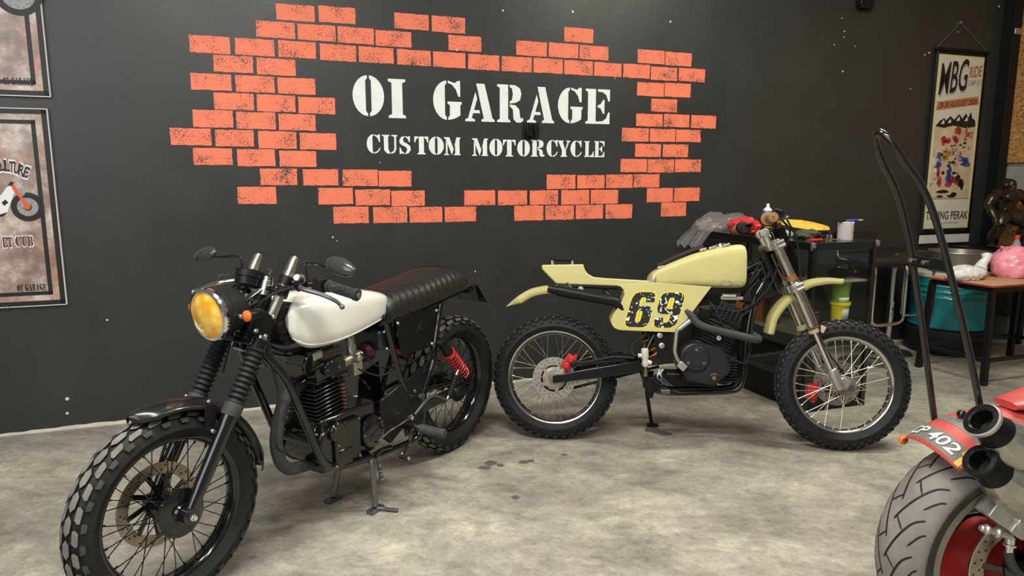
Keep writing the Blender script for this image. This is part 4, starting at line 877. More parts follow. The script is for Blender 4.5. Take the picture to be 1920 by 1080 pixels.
for s in (1, -1):
    el = [(.856+.030*math.cos(2*PI*k/24), .842+.012*math.sin(2*PI*k/24)) for k in range(24)]
    wear('bare_badge_spot', el, .1165*s, s, bare, yk); wear('bare_bolt_spot', [(.930+.008*math.cos(2*PI*k/14), .839+.008*math.sin(2*PI*k/14)) for k in range(14)], .114*s, s, bare, yk)
    MB().tube([(.500,.106*s,.870),(.498,.112*s,.855),(.496,.112*s,.835)], .011, 10, 4).build('weld_lug', ALLOY, yk)
SS = lambda x, z, w0, s: None
tail = [(-.073,.922),(.143,.928),(.146,.912),(.153,.895),(.168,.877),(.196,.863),(.25,.858),(.486,.848),(.49,.815),(.314,.818),(.004,.824),(-.072,.900)]
tu = MB().prism([(x,-.093,z) for x, z in tail], (0,.186,0)).build('tail_unit', CREAM, Y, bevel=.006)
MB().box((.036,0,.953),(.128,.17,.012)).build('tail_pad', K_SATIN, tu, bevel=.005)
mb = MB()
for x in (-.02,.085):
    for y in (-.07,.07): mb.cyl((x,y,.925),(x,y,.948),.006)
mb.build('pad_stud', BOLT, tu)
pan = [(.286,.648),(.290,.625),(.303,.606),(.322,.597),(.345,.594),(.618,.590),(.782,.822),(.486,.840),(.310,.822),(.333,.815),(.347,.800),(.352,.778),(.340,.745),(.327,.716),(.300,.682)]
def chip_mat():
    m = mat('chipped_black_numerals', (.02,.02,.022), .35); nt = m.node_tree; b = nt.nodes['Principled BSDF']; L = nt.links; tc = nt.nodes.new('ShaderNodeTexCoord')
    n = nt.nodes.new('ShaderNodeTexNoise'); n.inputs['Scale'].default_value = 42; n.inputs['Detail'].default_value = 3; n.inputs['Distortion'].default_value = 1.2; L.new(tc.outputs['Object'], n.inputs['Vector'])
    r = nt.nodes.new('ShaderNodeValToRGB'); e = r.color_ramp.elements; r.color_ramp.interpolation = 'CONSTANT'; e[0].position = 0; e[0].color = (.018,.02,.022,1); e[1].position = .60; e[1].color = (.82,.82,.78,1)
    L.new(n.outputs['Fac'], r.inputs['Fac']); L.new(r.outputs['Color'], b.inputs['Base Color']); return m
NUM = chip_mat(); EDGE = mat('yellow_number_edge', (.80,.66,.02), .45)
def numeral(ch, u0, u1, z0, z1, sk):
    """outer outline, two strokes round a bowl and an open hook, as quads: (outer, inner) rings bridged so that the counters stay open"""
    def pt(x, y):
        if ch == '9': x, y = 1-x, 1-y
        return (u0+(u1-u0)*x+sk*(z0+(z1-z0)*y-z0), z0+(z1-z0)*y)
    A = [(.98,.72),(.98,.86),(.90,.96),(.76,1),(.28,1),(.10,.95),(.02,.84),(0,.70),(0,.16),(.06,.05),(.20,0),(.78,0),(.93,.05),(1,.16),(1,.46),(.93,.57),(.80,.61),(.40,.61)]
    B = [(.62,.72),(.62,.80),(.58,.845),(.52,.86),(.48,.86),(.42,.845),(.38,.80),(.38,.70),(.38,.22),(.40,.16),(.46,.14),(.54,.14),(.60,.16),(.62,.22),(.62,.40),(.60,.45),(.54,.47),(.38,.47)]
    return [pt(*p) for p in A], [pt(*p) for p in B]
for s in (1, -1):
    pn = MB().prism([(x,.132*s,z) for x, z in pan], (0,.005*s,0)).build('number_panel', CREAM, Y, bevel=.002)
    yy = .1372*s
    for ch, xa, xb in (('6',1166,1238),('9',1227,1296)):
        a = YEL.px(1203 if ch == '6' else 1262, 610, -.137); b = YEL.px(1203 if ch == '6' else 1262, 547, -.137)
        x0, x1 = (.352,.470) if ch == '6' else (.492,.610)
        if s > 0: x0, x1 = (.352,.470) if ch == '9' else (.492,.610)
        O_, I_ = numeral(ch, x0, x1, .612, .790, .26 if s < 0 else -.26)
        if s > 0:                                     # reads left to right from the other side as well
            cx = (x0+x1)/2; O_ = [(2*cx-x, z) for x, z in O_]; I_ = [(2*cx-x, z) for x, z in I_]; O_ = [(x, z) for x, z in O_]
        n = len(O_); mb = MB()
        mb.add([(x, yy, z) for x, z in O_]+[(x, yy, z) for x, z in I_]+[(x, yy+.0010*s, z) for x, z in O_]+[(x, yy+.0010*s, z) for x, z in I_],
               [(2*n+i, 2*n+i+1, 3*n+i+1, 3*n+i) for i in range(n-1)]+[(i, i+1, 2*n+i+1, 2*n+i) for i in range(n-1)]+[(n+i, n+i+1, 3*n+i+1, 3*n+i) for i in range(n-1)]+[(0, n, 3*n, 2*n), (n-1, 2*n-1, 4*n-1, 3*n-1)])
        if ch in '69':                                # close the bowl: the stroke runs down the full side
            w0 = [O_[7], I_[7], I_[8], O_[8]]
        mb.build('numeral', NUM, pn, smooth_ang=0, one=True, label='chipped black numeral '+ch)
        c = (sum(x for x, z in O_)/n, sum(z for x, z in O_)/n)
        P = [(c[0]+(x-c[0])*1.07, c[1]+(z-c[1])*1.055) for x, z in O_]
        Q = [(x+(P[i][0]-x)*-.2, z) for i, (x, z) in enumerate(I_)]
        y2 = .1370*s; mb = MB(); mb.add([(x, y2, z) for x, z in P]+[(x, y2, z) for x, z in Q]+[(x, y2+.0006*s, z) for x, z in P]+[(x, y2+.0006*s, z) for x, z in Q], [(2*n+i, 2*n+i+1, 3*n+i+1, 3*n+i) for i in range(n-1)]+[(i, i+1, 2*n+i+1, 2*n+i) for i in range(n-1)])
        mb.build('numeral_edge', EDGE, pn, smooth_ang=0, one=True)
# frame
fr = MB(); r = .0145
for s in (1, -1):
    fr.tube([(1.09,.03*s,.90),(1.045,.045*s,.83),(1.003,.055*s,.738),(.975,.06*s,.568),(.962,.06*s,.374),(.945,.06*s,.315),(.90,.06*s,.292),(.731,.065*s,.280),(.56,.075*s,.278),(.48,.08*s,.32),(.46,.085*s,.45),(.52,.085*s,.60),(.56,.085*s,.78)], r, 12, 6)
    fr.tube([(.60,.08*s,.80),(.40,.085*s,.805),(.15,.085*s,.812),(.0,.08*s,.815)], .011, 10, 4)
    fr.tube([(.50,.085*s,.55),(.40,.085*s,.66),(.25,.085*s,.79)], .010, 10, 4)
fr.cyl(yp(.03,0,-.055), yp(.25,0,-.055), .030, n=20).tube([(1.05,0,.95),(.95,0,.90),(.75,0,.82),(.55,0,.79)], .024, 12, 4)
fr.prism([(1.07,.012,.93),(.985,.012,.87),(.975,.012,.74),(1.055,.012,.84)], (0,-.024,0))
fr.build('frame', K_GLOSS, Y)
pl = MB().prism([(.500,-.108,.590),(.590,-.108,.590),(.585,-.108,.50),(.560,-.108,.445),(.530,-.108,.445)], (0,-.006,0)).build('pivot_plate', K_SATIN, Y, bevel=.001)
mb = MB()
for x, z in ((.535,.572),(.545,.520)): mb.lathe([(.009,0),(.015,0),(.015,.006),(.009,.008)], (x,-.114,z), (0,-1,0), 18)
mb.build('pivot_bolt', ALLOY, pl, bevel=.001)
# swing arm, chain, shock
sw = MB()
for s in (1, -1):
    sw.loft([[V((x,s*(.100+dy),z+dz)) for dy, dz in ((-.012,-h),(.012,-h),(.012,h),(-.012,h))] for x, z, h in ((-.005,.330,.020),(.05,.340,.022),(.17,.362,.026),(.30,.385,.028),(.44,.412,.030))])
    sw.tube([(.085,.105*s,.405),(.20,.105*s,.425),(.36,.105*s,.448)], .014, 10, 4).cyl((.10,.12*s,.41),(.10,.09*s,.41),.012)
sw.cyl((.455,-.115,.41),(.455,.115,.41),.022).box((.36,0,.40),(.05,.20,.05)); sw.build('swing_arm', K_GLOSS, Y, bevel=.003)
ch = MB()
def link_run(a, b):
    a, b = V(a), V(b); n = int((b-a).length/.0155); d = (b-a).normalized()
    for k in range(n):
        p = a+d*(.0155*(k+.5)); w = .017 if k % 2 else .011
        ch.bar(p-d*.0085, p+d*.0085, w, .013)
        ch.cyl(p-d*.0078+V((0,-.009,0)), p-d*.0078+V((0,.009,0)), .0055, n=8)
link_run((.0,.063,.425),(.60,.063,.462)); link_run((.0,.063,.236),(.56,.063,.395))
ch.build('chain', K_MATT, Y)
sk = MB().lathe([(.0,0),(.02,0),(.022,.03),(.012,.035),(.012,.20),(.0,.20)], (.44,-.03,.64), (.35,0,-1), 18).build('shock_absorber', K_SATIN, Y)
coil((.455,-.03,.62), (.51,-.03,.46), .026, 6, .005, 'spring', mat('orange_spring', (.55,.20,.03), .4), sk)
mc = MB().lathe([(.0,0),(.017,0),(.019,.01),(.019,.045),(.015,.055),(.017,.07),(.017,.085),(.012,.095),(.0,.095)], (.459,-.125,.505), (.06,0,-1), 20).cyl((.46,-.125,.468),(.425,-.13,.468),.011).cyl((.465,-.125,.440),(.495,-.128,.430),.011).build('master_cylinder', mat('beige_cast', (.62,.59,.48), .45, metal=.2), Y, bevel=.003)
MB().lathe([(.0,0),(.009,0),(.009,.018),(.012,.018),(.012,.045),(.006,.05),(.0,.05)], (.465,-.125,.41), (.05,0,-1), 14).build('clevis', BRASSY, mc)
MB().tube([(.425,-.13,.468),(.405,-.13,.47),(.395,-.12,.49),(.41,-.10,.53),(.50,-.09,.585)], .006, 8, 6).tube([(.41,-.13,.455),(.30,-.118,.455),(.16,-.115,.425),(.10,-.105,.425)], .0065, 8, 5).build('brake_hose', K_RUB, Y)
# muffler and header
mu = MB().tube([(.018,-.125,.791),(.10,-.125,.776),(.20,-.125,.759),(.285,-.123,.744)], .0290, 20, 3).tube([(.27,-.123,.747),(.31,-.118,.735),(.345,-.112,.700),(.38,-.105,.665)], .026, 16, 6).lathe([(.029,0),(.032,.002),(.032,.012),(.024,.014),(.022,-.05)], (.012,-.125,.792), (1,0,-.18), 24)
mu.build('muffler', K_SATIN, Y, smooth_ang=50)
MB().bar((.085,-.09,.795),(.06,-.10,.835),.02,.006).cyl((.13,-.11,.800),(.13,-.09,.800),.014).build('muffler_bracket', ALLOY, Y)
hp = MB().tube([(.985,-.03,.588),(1.020,-.06,.572),(1.020,-.11,.562),(.985,-.142,.567),(.93,-.150,.580),(.85,-.150,.597),(.765,-.148,.617),(.715,-.143,.640),(.690,-.132,.672),(.66,-.12,.70)], .0195, 16, 7).build('exhaust_pipe', K_GREY, Y, smooth_ang=50)
# engine
en = MB().box((.755,0,.42),(.22,.19,.17)).cyl((.715,-.095,.455),(.715,.095,.455),.095,n=32).cyl((.86,-.08,.385),(.86,.08,.385),.06,n=24).box((.70,0,.345),(.26,.16,.07)).build('engine', K_SATIN, Y, bevel=.010)
def hull_ring(cs, y, t):
    pts = []
    for cx_, cz_, r_ in cs:
        pts += [(cx_+r_*math.cos(2*PI*k/28), cz_+r_*math.sin(2*PI*k/28)) for k in range(28)]
    pts = sorted(set((round(a,5), round(b,5)) for a, b in pts))
    def half(P):
        h = []
        for p in P:
            while len(h) > 1 and (h[-1][0]-h[-2][0])*(p[1]-h[-2][1])-(h[-1][1]-h[-2][1])*(p[0]-h[-2][0]) <= 0: h.pop()
            h.append(p)
        return h
    H = half(pts)[:-1]+half(pts[::-1])[:-1]
    return MB().prism([(x, y, z) for x, z in H], (0, t, 0))
CASE = mat('black_engine_case', (.016,.016,.017), .40, rvar=.08, vscale=18)
cc = hull_ring([(.715,.458,.088),(.800,.455,.072),(.835,.42,.05),(.79,.375,.045),(.70,.39,.05)], -.095, -.050).build('clutch_cover', CASE, en, bevel=.014)
MB().lathe([(.0,0),(.060,.0),(.063,.003),(.063,.012),(.058,.018),(.0,.020)], (.712,-.143,.462), (0,-1,0), 40).build('inspection_cover', CASE, cc)
mb = MB()
for k in range(3): mb.lathe([(.004,0),(.008,0),(.008,.002),(.004,.003)], (.712+.044*math.cos(1.57+2.09*k),-.160,.462+.044*math.sin(1.57+2.09*k)), (0,-1,0), 14)
mb.build('cover_screw', GUNM, cc)
MB().lathe([(.0,0),(.022,0),(.024,.008),(.016,.014),(.016,.008),(.0,.008)], (.800,-.143,.368), (0,-1,0), 24).build('oil_cap', CASE, cc)
MB().lathe([(.004,0),(.011,0),(.011,.004),(.004,.004)], (.800,-.152,.368), (0,-1,0), 18).build('rusty_screw', mat('rusty_screw', (.20,.07,.035), .6), cc)
mb = MB()
for k in range(8): mb.box((.885,-.02,.345+.0145*k),(.085,.15,.005))
mb.box((.875,-.02,.395),(.06,.12,.115)); mb.build('oil_cooler_fins', CASE, en, bevel=.001)
TL = .42; rt_ = Matrix.Rotation(TL, 3, 'Y'); bx = V((.80,0,.50))
cy = MB()
for k in range(9): cy.box(bx+rt_ @ V((0,0,.015+.0155*k)), (.165,.17,.006), rt_)
cy.box(bx+rt_ @ V((0,0,.07)), (.11,.115,.16), rt_).cyl(bx+rt_ @ V((.01,-.055,.12)), bx+rt_ @ V((.01,-.098,.12)), .02); cy.build('engine_cylinder', CASE, en, bevel=.0015)
hd = MB()
for k in range(5): hd.box(bx+rt_ @ V((0,0,.165+.0125*k)), (.165-.006*k,.165,.0055), rt_)
hd.box(bx+rt_ @ V((0,0,.19)), (.12,.12,.10), rt_).box(bx+rt_ @ V((0,0,.235)), (.12,.11,.035), rt_)
for k in range(6): hd.box(bx+rt_ @ V((-.06+.024*k,-.07,.20)), (.006,.03,.07), rt_)
hd.build('cylinder_head', CASE, en, bevel=.0015)
MB().cyl(bx+rt_ @ V((.0,-.09,.075)), bx+rt_ @ V((.0,-.105,.070)), .013, n=6).cyl(bx+rt_ @ V((.0,-.10,.072)), bx+rt_ @ V((.0,-.125,.066)), .007).build('spark_plug', BOLT, en)
MB().cyl((.74,-.02,.70),(.63,-.02,.71),.028).box((.685,-.03,.70),(.06,.06,.10)).cyl((.685,-.07,.72),(.685,-.055,.72),.018).build('carburettor', mat('dirty_brass_alloy', (.28,.25,.17), .45, metal=.7, var=.3, vscale=40), Y, bevel=.004)
MB().box((.595,-.01,.70),(.10,.15,.13)).build('air_box', K_MATT, Y, bevel=.015)
MB().box((1.01,-.005,.80),(.09,.10,.13),Matrix.Rotation(.25,3,'Y')).box((.985,-.03,.70),(.05,.05,.07)).build('coil_pack', K_MATT, Y, bevel=.012)
MB().box((.90,-.035,.765),(.11,.05,.018)).cyl((.85,-.05,.775),(.92,-.05,.775),.014).build('clamp_rail', ALLOY, Y, bevel=.003)
# kick starter, pegs, pedals, stand
kk = MB().tube([(.632,-.160,.432),(.603,-.185,.490),(.604,-.190,.545),(.610,-.192,.600),(.624,-.195,.614)], .0095, 12, 5).tube([(.618,-.195,.610),(.672,-.200,.655)], .0125, 12, 1).box((.640,-.165,.425),(.04,.04,.035),Matrix.Rotation(.7,3,'Y'))
kk.build('kick_starter', mat('worn_cast_lever', (.50,.47,.42), .40, metal=.8), Y, bevel=.002)
pg = MB().cyl((.56,-.10,.300),(.56,-.14,.300),.012).bar((.555,-.13,.300),(.56,-.20,.297),.045,.02).build('foot_peg', GUNM, Y, bevel=.003); MB().cyl((.56,.10,.300),(.56,.20,.300),.012).build('foot_peg', GUNM, Y)
MB().tube([(.50,-.125,.355),(.55,-.135,.315),(.63,-.14,.285),(.70,-.14,.288)], .009, 10, 5).box((.705,-.15,.290),(.035,.04,.016)).prism([(.495,-.118,.36),(.55,-.118,.40),(.585,-.118,.33),(.53,-.118,.29)], (0,-.01,0)).build('brake_pedal', K_SATIN, Y, bevel=.002)
mb = MB(); rr_ = random.Random(9)
for k in range(5): mb.tube([(.50+rr_.uniform(0,.06),-.13,.40), (.52+rr_.uniform(0,.06),-.14,.36), (.54+rr_.uniform(0,.08),-.135,.32)], .004, 6, 4)
mb.build('linkage_rod', GUNM, Y, one=True)
MB().tube([(.492,.13,.30),(.505,.17,.20),(.535,.235,.050)], .0105, 12, 4).box((.540,.243,.043),(.06,.035,.010),Matrix.Rotation(.15,3,'X')).prism([(.46,.10,.36),(.53,.10,.36),(.515,.10,.27),(.475,.10,.27)], (0,.03,0)).build('side_stand', K_SATIN, Y, bevel=.001)
MB().prism([(.455,-.10,.36),(.53,-.10,.35),(.505,-.10,.25),(.48,-.10,.25)], (0,-.008,0)).cyl((.492,-.115,.285),(.492,-.10,.285),.012).build('stand_bracket', K_SATIN, Y, bevel=.002)
CAB = MB()
for P, rr in ((((1.10,-.19,1.155),(1.16,-.12,1.10),(1.13,-.09,.98),(1.08,-.09,.84),(1.02,-.08,.72),(.995,-.075,.60),(.985,-.08,.48),(.95,-.09,.44),(.86,-.10,.48)), .0055),
              (((1.05,-.10,.80),(1.0,-.09,.74),(.92,-.08,.70),(.82,-.08,.72),(.74,-.07,.76)), .005), (((.76,-.06,.77),(.80,-.10,.72),(.83,-.11,.66),(.85,-.11,.62)), .0055),
              (((1.07,.19,1.16),(1.13,.10,1.10),(1.10,.0,1.0),(1.03,-.04,.93),(.99,-.06,.86)), .0055), (((1.12,-.20,1.16),(1.19,-.14,1.05),(1.22,-.125,.85),(1.30,-.125,.66),(1.33,-.11,.55),(1.44,-.09,.40)), .0045), (((1.03,-.06,.86),(.98,-.08,.80),(.99,-.07,.72),(.93,-.07,.66)), .006)):
    CAB.tube(P, rr, 8, 7)
for P, rr in ((((.95,-.05,.80),(1.0,-.07,.86),(1.04,-.07,.92)), .006), (((1.0,-.05,.78),(1.03,-.08,.80),(1.06,-.06,.88),(1.04,-.03,.96)), .005)): CAB.tube(P, rr, 8, 6)
CAB.build('cable', K_RUB, Y, one=False)
mb = MB(); mb.tube([yp(.478,-.125,-.02), yp(.478,-.13,.02), yp(.478,-.09,.036), yp(.478,-.06,.0), yp(.478,-.09,-.036)], .003, 6, 6, True); mb.build('cable_tie', K_RUB, Y)
# ------------------------------------------------------------------ text helper (the built-in font turned into a filled mesh)
_TX = {}
def text_pts(s, bold=0.0, shear=0.0):
    key = (s, bold, shear)
    if key not in _TX:
        cu = bpy.data.curves.new('text', 'FONT'); cu.body = s; cu.offset = bold; cu.shear = shear; cu.resolution_u = 3
        ob = bpy.data.objects.new('text', cu); COL.objects.link(ob)
        dg = bpy.context.evaluated_depsgraph_get(); dg.update()
        me = bpy.data.meshes.new_from_object(ob.evaluated_get(dg))
        vs = [v.co.copy() for v in me.vertices]; fs = [tuple(p.vertices) for p in me.polygons]
        bpy.data.objects.remove(ob); bpy.data.curves.remove(cu); bpy.data.meshes.remove(me)
        x0 = min(v.x for v in vs); x1 = max(v.x for v in vs); y0 = min(v.y for v in vs); y1 = max(v.y for v in vs)
        _TX[key] = ([((v.x-x0)/(x1-x0), (v.y-y0)/(y1-y0)) for v in vs], fs, (x1-x0)/(y1-y0))
    return _TX[key]
def txt(mb, s, fn, mi=0, bold=0.0, shear=0.0):
    """fn maps the unit box of the word to a 3D point"""
    P, F, asp = text_pts(s, bold, shear); mb.add([fn(x, y) for x, y in P], F, mi); return mb

# ------------------------------------------------------------------ sport bike at the right edge: rear wheel, mufflers, mudguard, tall back bar
S = root('sport_motorcycle', RED, 'red sport motorcycle with twin exhausts, a worn rear tyre and a tall black hoop', 'motorcycle')
RR = .328; HWR = .092; RIMR = .232
WORN = mat('worn_dusty_tyre', (.15,.135,.12), .72, col2=(.24,.22,.20), vscale=9, bump=.15, bscale=140)
SIDE = mat('tyre_sidewall', (.045,.040,.034), .6, var=.2, vscale=12)
REDW = mat('dark_red_wheel', (.34,.012,.014), .42, rvar=.06); LIP = mat('bronzed_rim_lip', (.28,.25,.19), .42, metal=.6)
bp_ = .078
topf = lambda v, h=0.0: (RR-bp_+(bp_+h)*math.cos(v*1.30), (HWR+h)*math.sin(v*1.30)/math.sin(1.30))
mb = MB().lathe([(RIMR+.004,-.080),(RIMR-.008,-.082),(RIMR-.012,-.074),(RIMR-.030,-.050),(RIMR-.035,0),(RIMR-.030,.050),(RIMR-.012,.074),(RIMR-.008,.082),(RIMR+.004,.080),(RIMR-.004,.07),(RIMR-.022,.0),(RIMR-.004,-.07),(RIMR+.004,-.080)], (0,0,0), (0,1,0), 80)
for k in range(3):
    a = 2*PI*k/3+1.05; d = V((math.cos(a),0,math.sin(a))); t = V((-d.z,0,d.x))
    mb.loft([[d*r_+t*w-V((0,y_,0)) for w, y_ in ((-ww,.045),(ww,.045),(ww*.8,.0),(-ww*.8,.0))] for r_, ww in ((.05,.07),(.12,.075),(.17,.085),(RIMR-.02,.115))])
w3 = mb.lathe([(.0,-.06),(.06,-.06),(.07,-.05),(.07,.05),(.0,.05)], (0,0,0), (0,1,0), 32).build('rear_wheel', REDW, S, smooth_ang=40); w3.location = (0,0,RR)
MB().lathe([(RIMR-.010,-.083),(RIMR-.006,-.088),(RIMR+.010,-.086),(RIMR+.012,-.078),(RIMR-.010,-.076),(RIMR-.010,-.083)], (0,0,0), (0,1,0), 80).build('rim_lip', LIP, w3)
prof = [(RIMR-.004,-.078),(RIMR+.012,-.084),(RIMR+.03,-.090)]+[topf(-1+2*i/20) for i in range(1,20)]+[(RIMR+.03,.090),(RIMR+.012,.084),(RIMR-.004,.078)]
tb = MB()
tb.lathe([prof[0], prof[1], prof[2]], (0,0,0), (0,1,0), 96, 1); tb.v = tb.v; 
tb = MB().lathe(prof+[prof[0]], (0,0,0), (0,1,0), 96, 0)
ty3 = tb.build('tyre', WORN, w3, smooth_ang=60)
for s in (1, -1): MB().lathe([(RIMR-.003,s*.0785),(RIMR+.012,s*.0848),(RIMR+.03,s*.0908),(RIMR+.040,s*.0925),(RIMR+.030,s*.0895),(RIMR-.003,s*.0775),(RIMR-.003,s*.0785)], (0,0,0), (0,1,0), 96).build('sidewall', SIDE, w3, smooth_ang=60, one=True)
ax = V((0,1,0)); e1 = ax.cross(V((0,0,1))).normalized(); e2 = ax.cross(e1)
def tp_(ang, v, h): 
    r_, y_ = topf(v, h); return (e1*math.cos(ang)+e2*math.sin(ang))*r_+ax*y_
gv = MB()
def groove(path, wd):
    P, _ = smooth([V((a, v, 0)) for a, v in path], 5); rows = []
    for i, p in enumerate(P):
        d = P[min(i+1,len(P)-1)]-P[max(i-1,0)]; d = V((d.x*RR, d.y*HWR*1.2, 0)).normalized(); k = wd*(1 if 0 < i < len(P)-1 else .3)
        nx, ny = -d.y, d.x
        rows.append([tp_(p.x+nx*k/RR, p.y+ny*k/(HWR*1.2), .0004), tp_(p.x, p.y, .0009), tp_(p.x-nx*k/RR, p.y-ny*k/(HWR*1.2), .0004)])
    gv.grid(rows)
NT = 18
for k in range(NT):
    a = 2*PI*k/NT; q = 2*PI/NT
    groove([(a+.00*q,-.02),(a+.25*q,-.10),(a+.75*q,-.28),(a+1.15*q,-.46),(a+1.35*q,-.66)], .0028)
    groove([(a+.85*q,.0-.30),(a+1.15*q,-.04)], .0024)
    groove([(a+.55*q,-.50),(a+.90*q,-.68),(a+1.02*q,-.80)], .0026)
    groove([(a+.5*q,.02),(a+.75*q,.10),(a+1.25*q,.28),(a+1.65*q,.46),(a+1.85*q,.66)], .0028)
    groove([(a+1.35*q,.30),(a+1.65*q,.04)], .0024)
    groove([(a+1.05*q,.50),(a+1.40*q,.68),(a+1.52*q,.80)], .0026)
gv.build('tread_groove', K_RUB, w3, smooth_ang=0, one=True, label='dark grooves cut in the worn tread')
disc(w3, -.098, .150, .105, BRASSY, K_GLOSS, 6, 26)
MB().lathe([(.147,-.1005),(.151,-.1005),(.151,-.0955),(.147,-.0955),(.147,-.1005)], (0,0,0), (0,1,0), 64).build('disc_edge', STEEL, w3)
# caliper
c0 = RED.px(1868, 968, -.118)
mb = MB().box(c0+V((.01,0,.012)), (.095,.05,.06), Matrix.Rotation(.62,3,'Y')).box(c0+V((.055,-.005,-.018)), (.05,.055,.065), Matrix.Rotation(.62,3,'Y')).cyl(c0+V((.06,-.035,-.012)), c0+V((.06,.02,-.012)), .027, n=20)
mb.cyl(c0+V((-.055,-.012,-.022)), c0+V((.035,-.02,-.050)), .009).lathe([(.009,0),(.014,.002),(.014,.012),(.009,.014)], c0+V((-.045,-.013,-.025)), (.95,-.08,-.3), 16).lathe([(.009,0),(.015,.002),(.015,.010),(.009,.012)], c0+V((-.015,-.016,-.034)), (.95,-.08,-.3), 16)
cal = mb.build('brake_caliper', ALLOY, S, bevel=.006)
bj = RED.px(1892, 1025, -.13)
MB().lathe([(.0,0),(.012,0),(.012,.02),(.016,.021),(.016,.026),(.010,.028),(.010,.05),(.0,.05)], bj+V((0,0,.03)), (.05,0,-1), 16).build('hose_union', CHROME, cal)
MB().tube([bj+V((.0,0,-.015)), bj+V((.01,-.005,-.05)), bj+V((.045,-.01,-.085)), bj+V((.12,-.01,-.09))], .012, 10, 5).build('brake_hose', K_GREY, cal)
MB().cyl((0,-.10,RR),(0,-.15,RR),.022).bar((0,-.135,RR),(.62,-.12,RR+.06),.035,.07).bar((0,.135,RR),(.62,.12,RR+.06),.035,.07).cyl((0,.10,RR),(0,.15,RR),.022).build('swing_arm', K_SATIN, S, bevel=.006)
# mufflers
for (px, py, bx_, by_) in ((1838,785,1925,856),(1835,861,1925,930)):
    a = RED.px(px, py, -.155); b = RED.px(bx_, by_, -.165); d = (b-a).normalized()
    d = (d+V((0,.10,0))).normalized()
    mu = MB().lathe([(.038,.062),(.045,.064),(.060,.100),(.063,.150),(.057,.160),(.057,.75),(.0,.75)], a, d, 12).build('muffler', mat('scuffed_steel', (.52,.50,.43), .34, metal=.9, var=.2, vscale=14, rvar=.12) if 'scuffed_steel' not in MATS else MATS['scuffed_steel'], S, smooth_ang=20)
    MB().lathe([(.0,.05),(.027,.05),(.027,.004),(.031,.0),(.043,.002),(.045,.010),(.042,.016),(.035,.026),(.038,.040),(.043,.055),(.046,.066),(.0,.068)], a, d, 36).build('muffler_tip', K_SATIN, mu, smooth_ang=40)
    if py < 800: MB().lathe([(.0435,.001),(.0465,.005),(.0465,.013),(.0435,.015),(.0435,.001)], a, d, 36).build('tip_ring', mat('scratched_tip', (.55,.52,.46), .4, metal=.7), mu)
    MB().lathe([(.0,0),(.0265,0),(.0265,.002),(.0,.002)], a+d*.045, d, 24).build('muffler_bore', K_MATT, mu)
# mudguard over the tyre, with its painted stripes and number
def fg(q, ang, h=0.0):
    """q across (left -1 .. right 1), ang around the wheel from straight ahead"""
    r_ = .412-.052*abs(q)**2.2+h; a = math.radians(ang); return V((r_*math.cos(a), -.108*q, RR+r_*math.sin(a)))
RPM = mat('faded_red_paint', (.42,.045,.04), .38, col2=(.52,.10,.085), vscale=10)
mg = MB().grid([[fg(-1+2*j/16, 127-80*i/24) for j in range(17)] for i in range(25)]).build('rear_mudguard', RPM, S, solid=.003, smooth_ang=60)
def patch(a0, a1, q0, q1, nm, m, h=.0022, sk=0.0, lab=None):
    MB().grid([[fg(q0+(q1-q0)*j/12, (a0+(a1-a0)*i/6)+sk*(q0+(q1-q0)*j/12), h) for j in range(13)] for i in range(7)]).build(nm, m, mg, smooth_ang=60, one=True, label=lab)
GB = mat('grey_band', (.15,.14,.12), .5, var=.15, vscale=20); YB = mat('yellow_band', (.72,.42,.08), .45)
patch(125.5, 118, -.95, .98, 'painted_band', GB); patch(113.5, 109, -.9, .98, 'painted_band', GB)
patch(121, 110, .80, .95, 'painted_band', YB, .0026); patch(126, 122, .84, .94, 'painted_band', YB, .0028)
mb = MB(); txt(mb, 'CP 402', lambda x, y: fg(-.75+1.5*x, 124.2-5.0*y, .0055), 0, .012, .15)
mb.build('painted_number', mat('white_number_paint', (.85,.84,.80), .5), mg, smooth_ang=0, one=True, label='white hand painted number on the mudguard')
e = fg(-1, 126); MB().ell(e+V((0,.002,0)), (.014,.010,.014)).build('reflector', ORANGE, mg)
# tail section beyond the mudguard
MB().loft([superring(x, zb, zt, w, 3.0, 24) for x, zb, zt, w in ((.0,.745,.765,.04),(.12,.74,.79,.07),(.32,.74,.83,.10),(.6,.70,.86,.13),(.85,.72,.84,.12))]).build('tail_cowl', RPM, S, smooth_ang=60)
MB().loft([superring(x, zb, zt, w, 3.0, 24) for x, zb, zt, w in ((.40,.30,.72,.10),(.6,.26,.78,.15),(.95,.28,.86,.17))]).build('engine_block', K_SATIN, S, smooth_ang=60)
MB().loft([superring(x, zb, zt, w, 3.0, 24) for x, zb, zt, w in ((.72,.78,.88,.10),(.85,.78,.98,.15),(1.1,.78,1.02,.17),(1.28,.80,.96,.12))]).build('fuel_tank', RPM, S, smooth_ang=60)
MB().tube([(1.35,0,1.0),(1.52,0,.60),(1.62,0,.33)], .03, 12, 4).build('fork_leg', STEEL, S)
fwl = MB().lathe([(.20,-.05),(.24,-.055),(.30,-.05),(.315,0),(.30,.05),(.24,.055),(.20,.05),(.20,-.05)], (0,0,0), (0,1,0), 48).build('front_wheel', K_RUB, S); fwl.location = (1.62,0,.315)
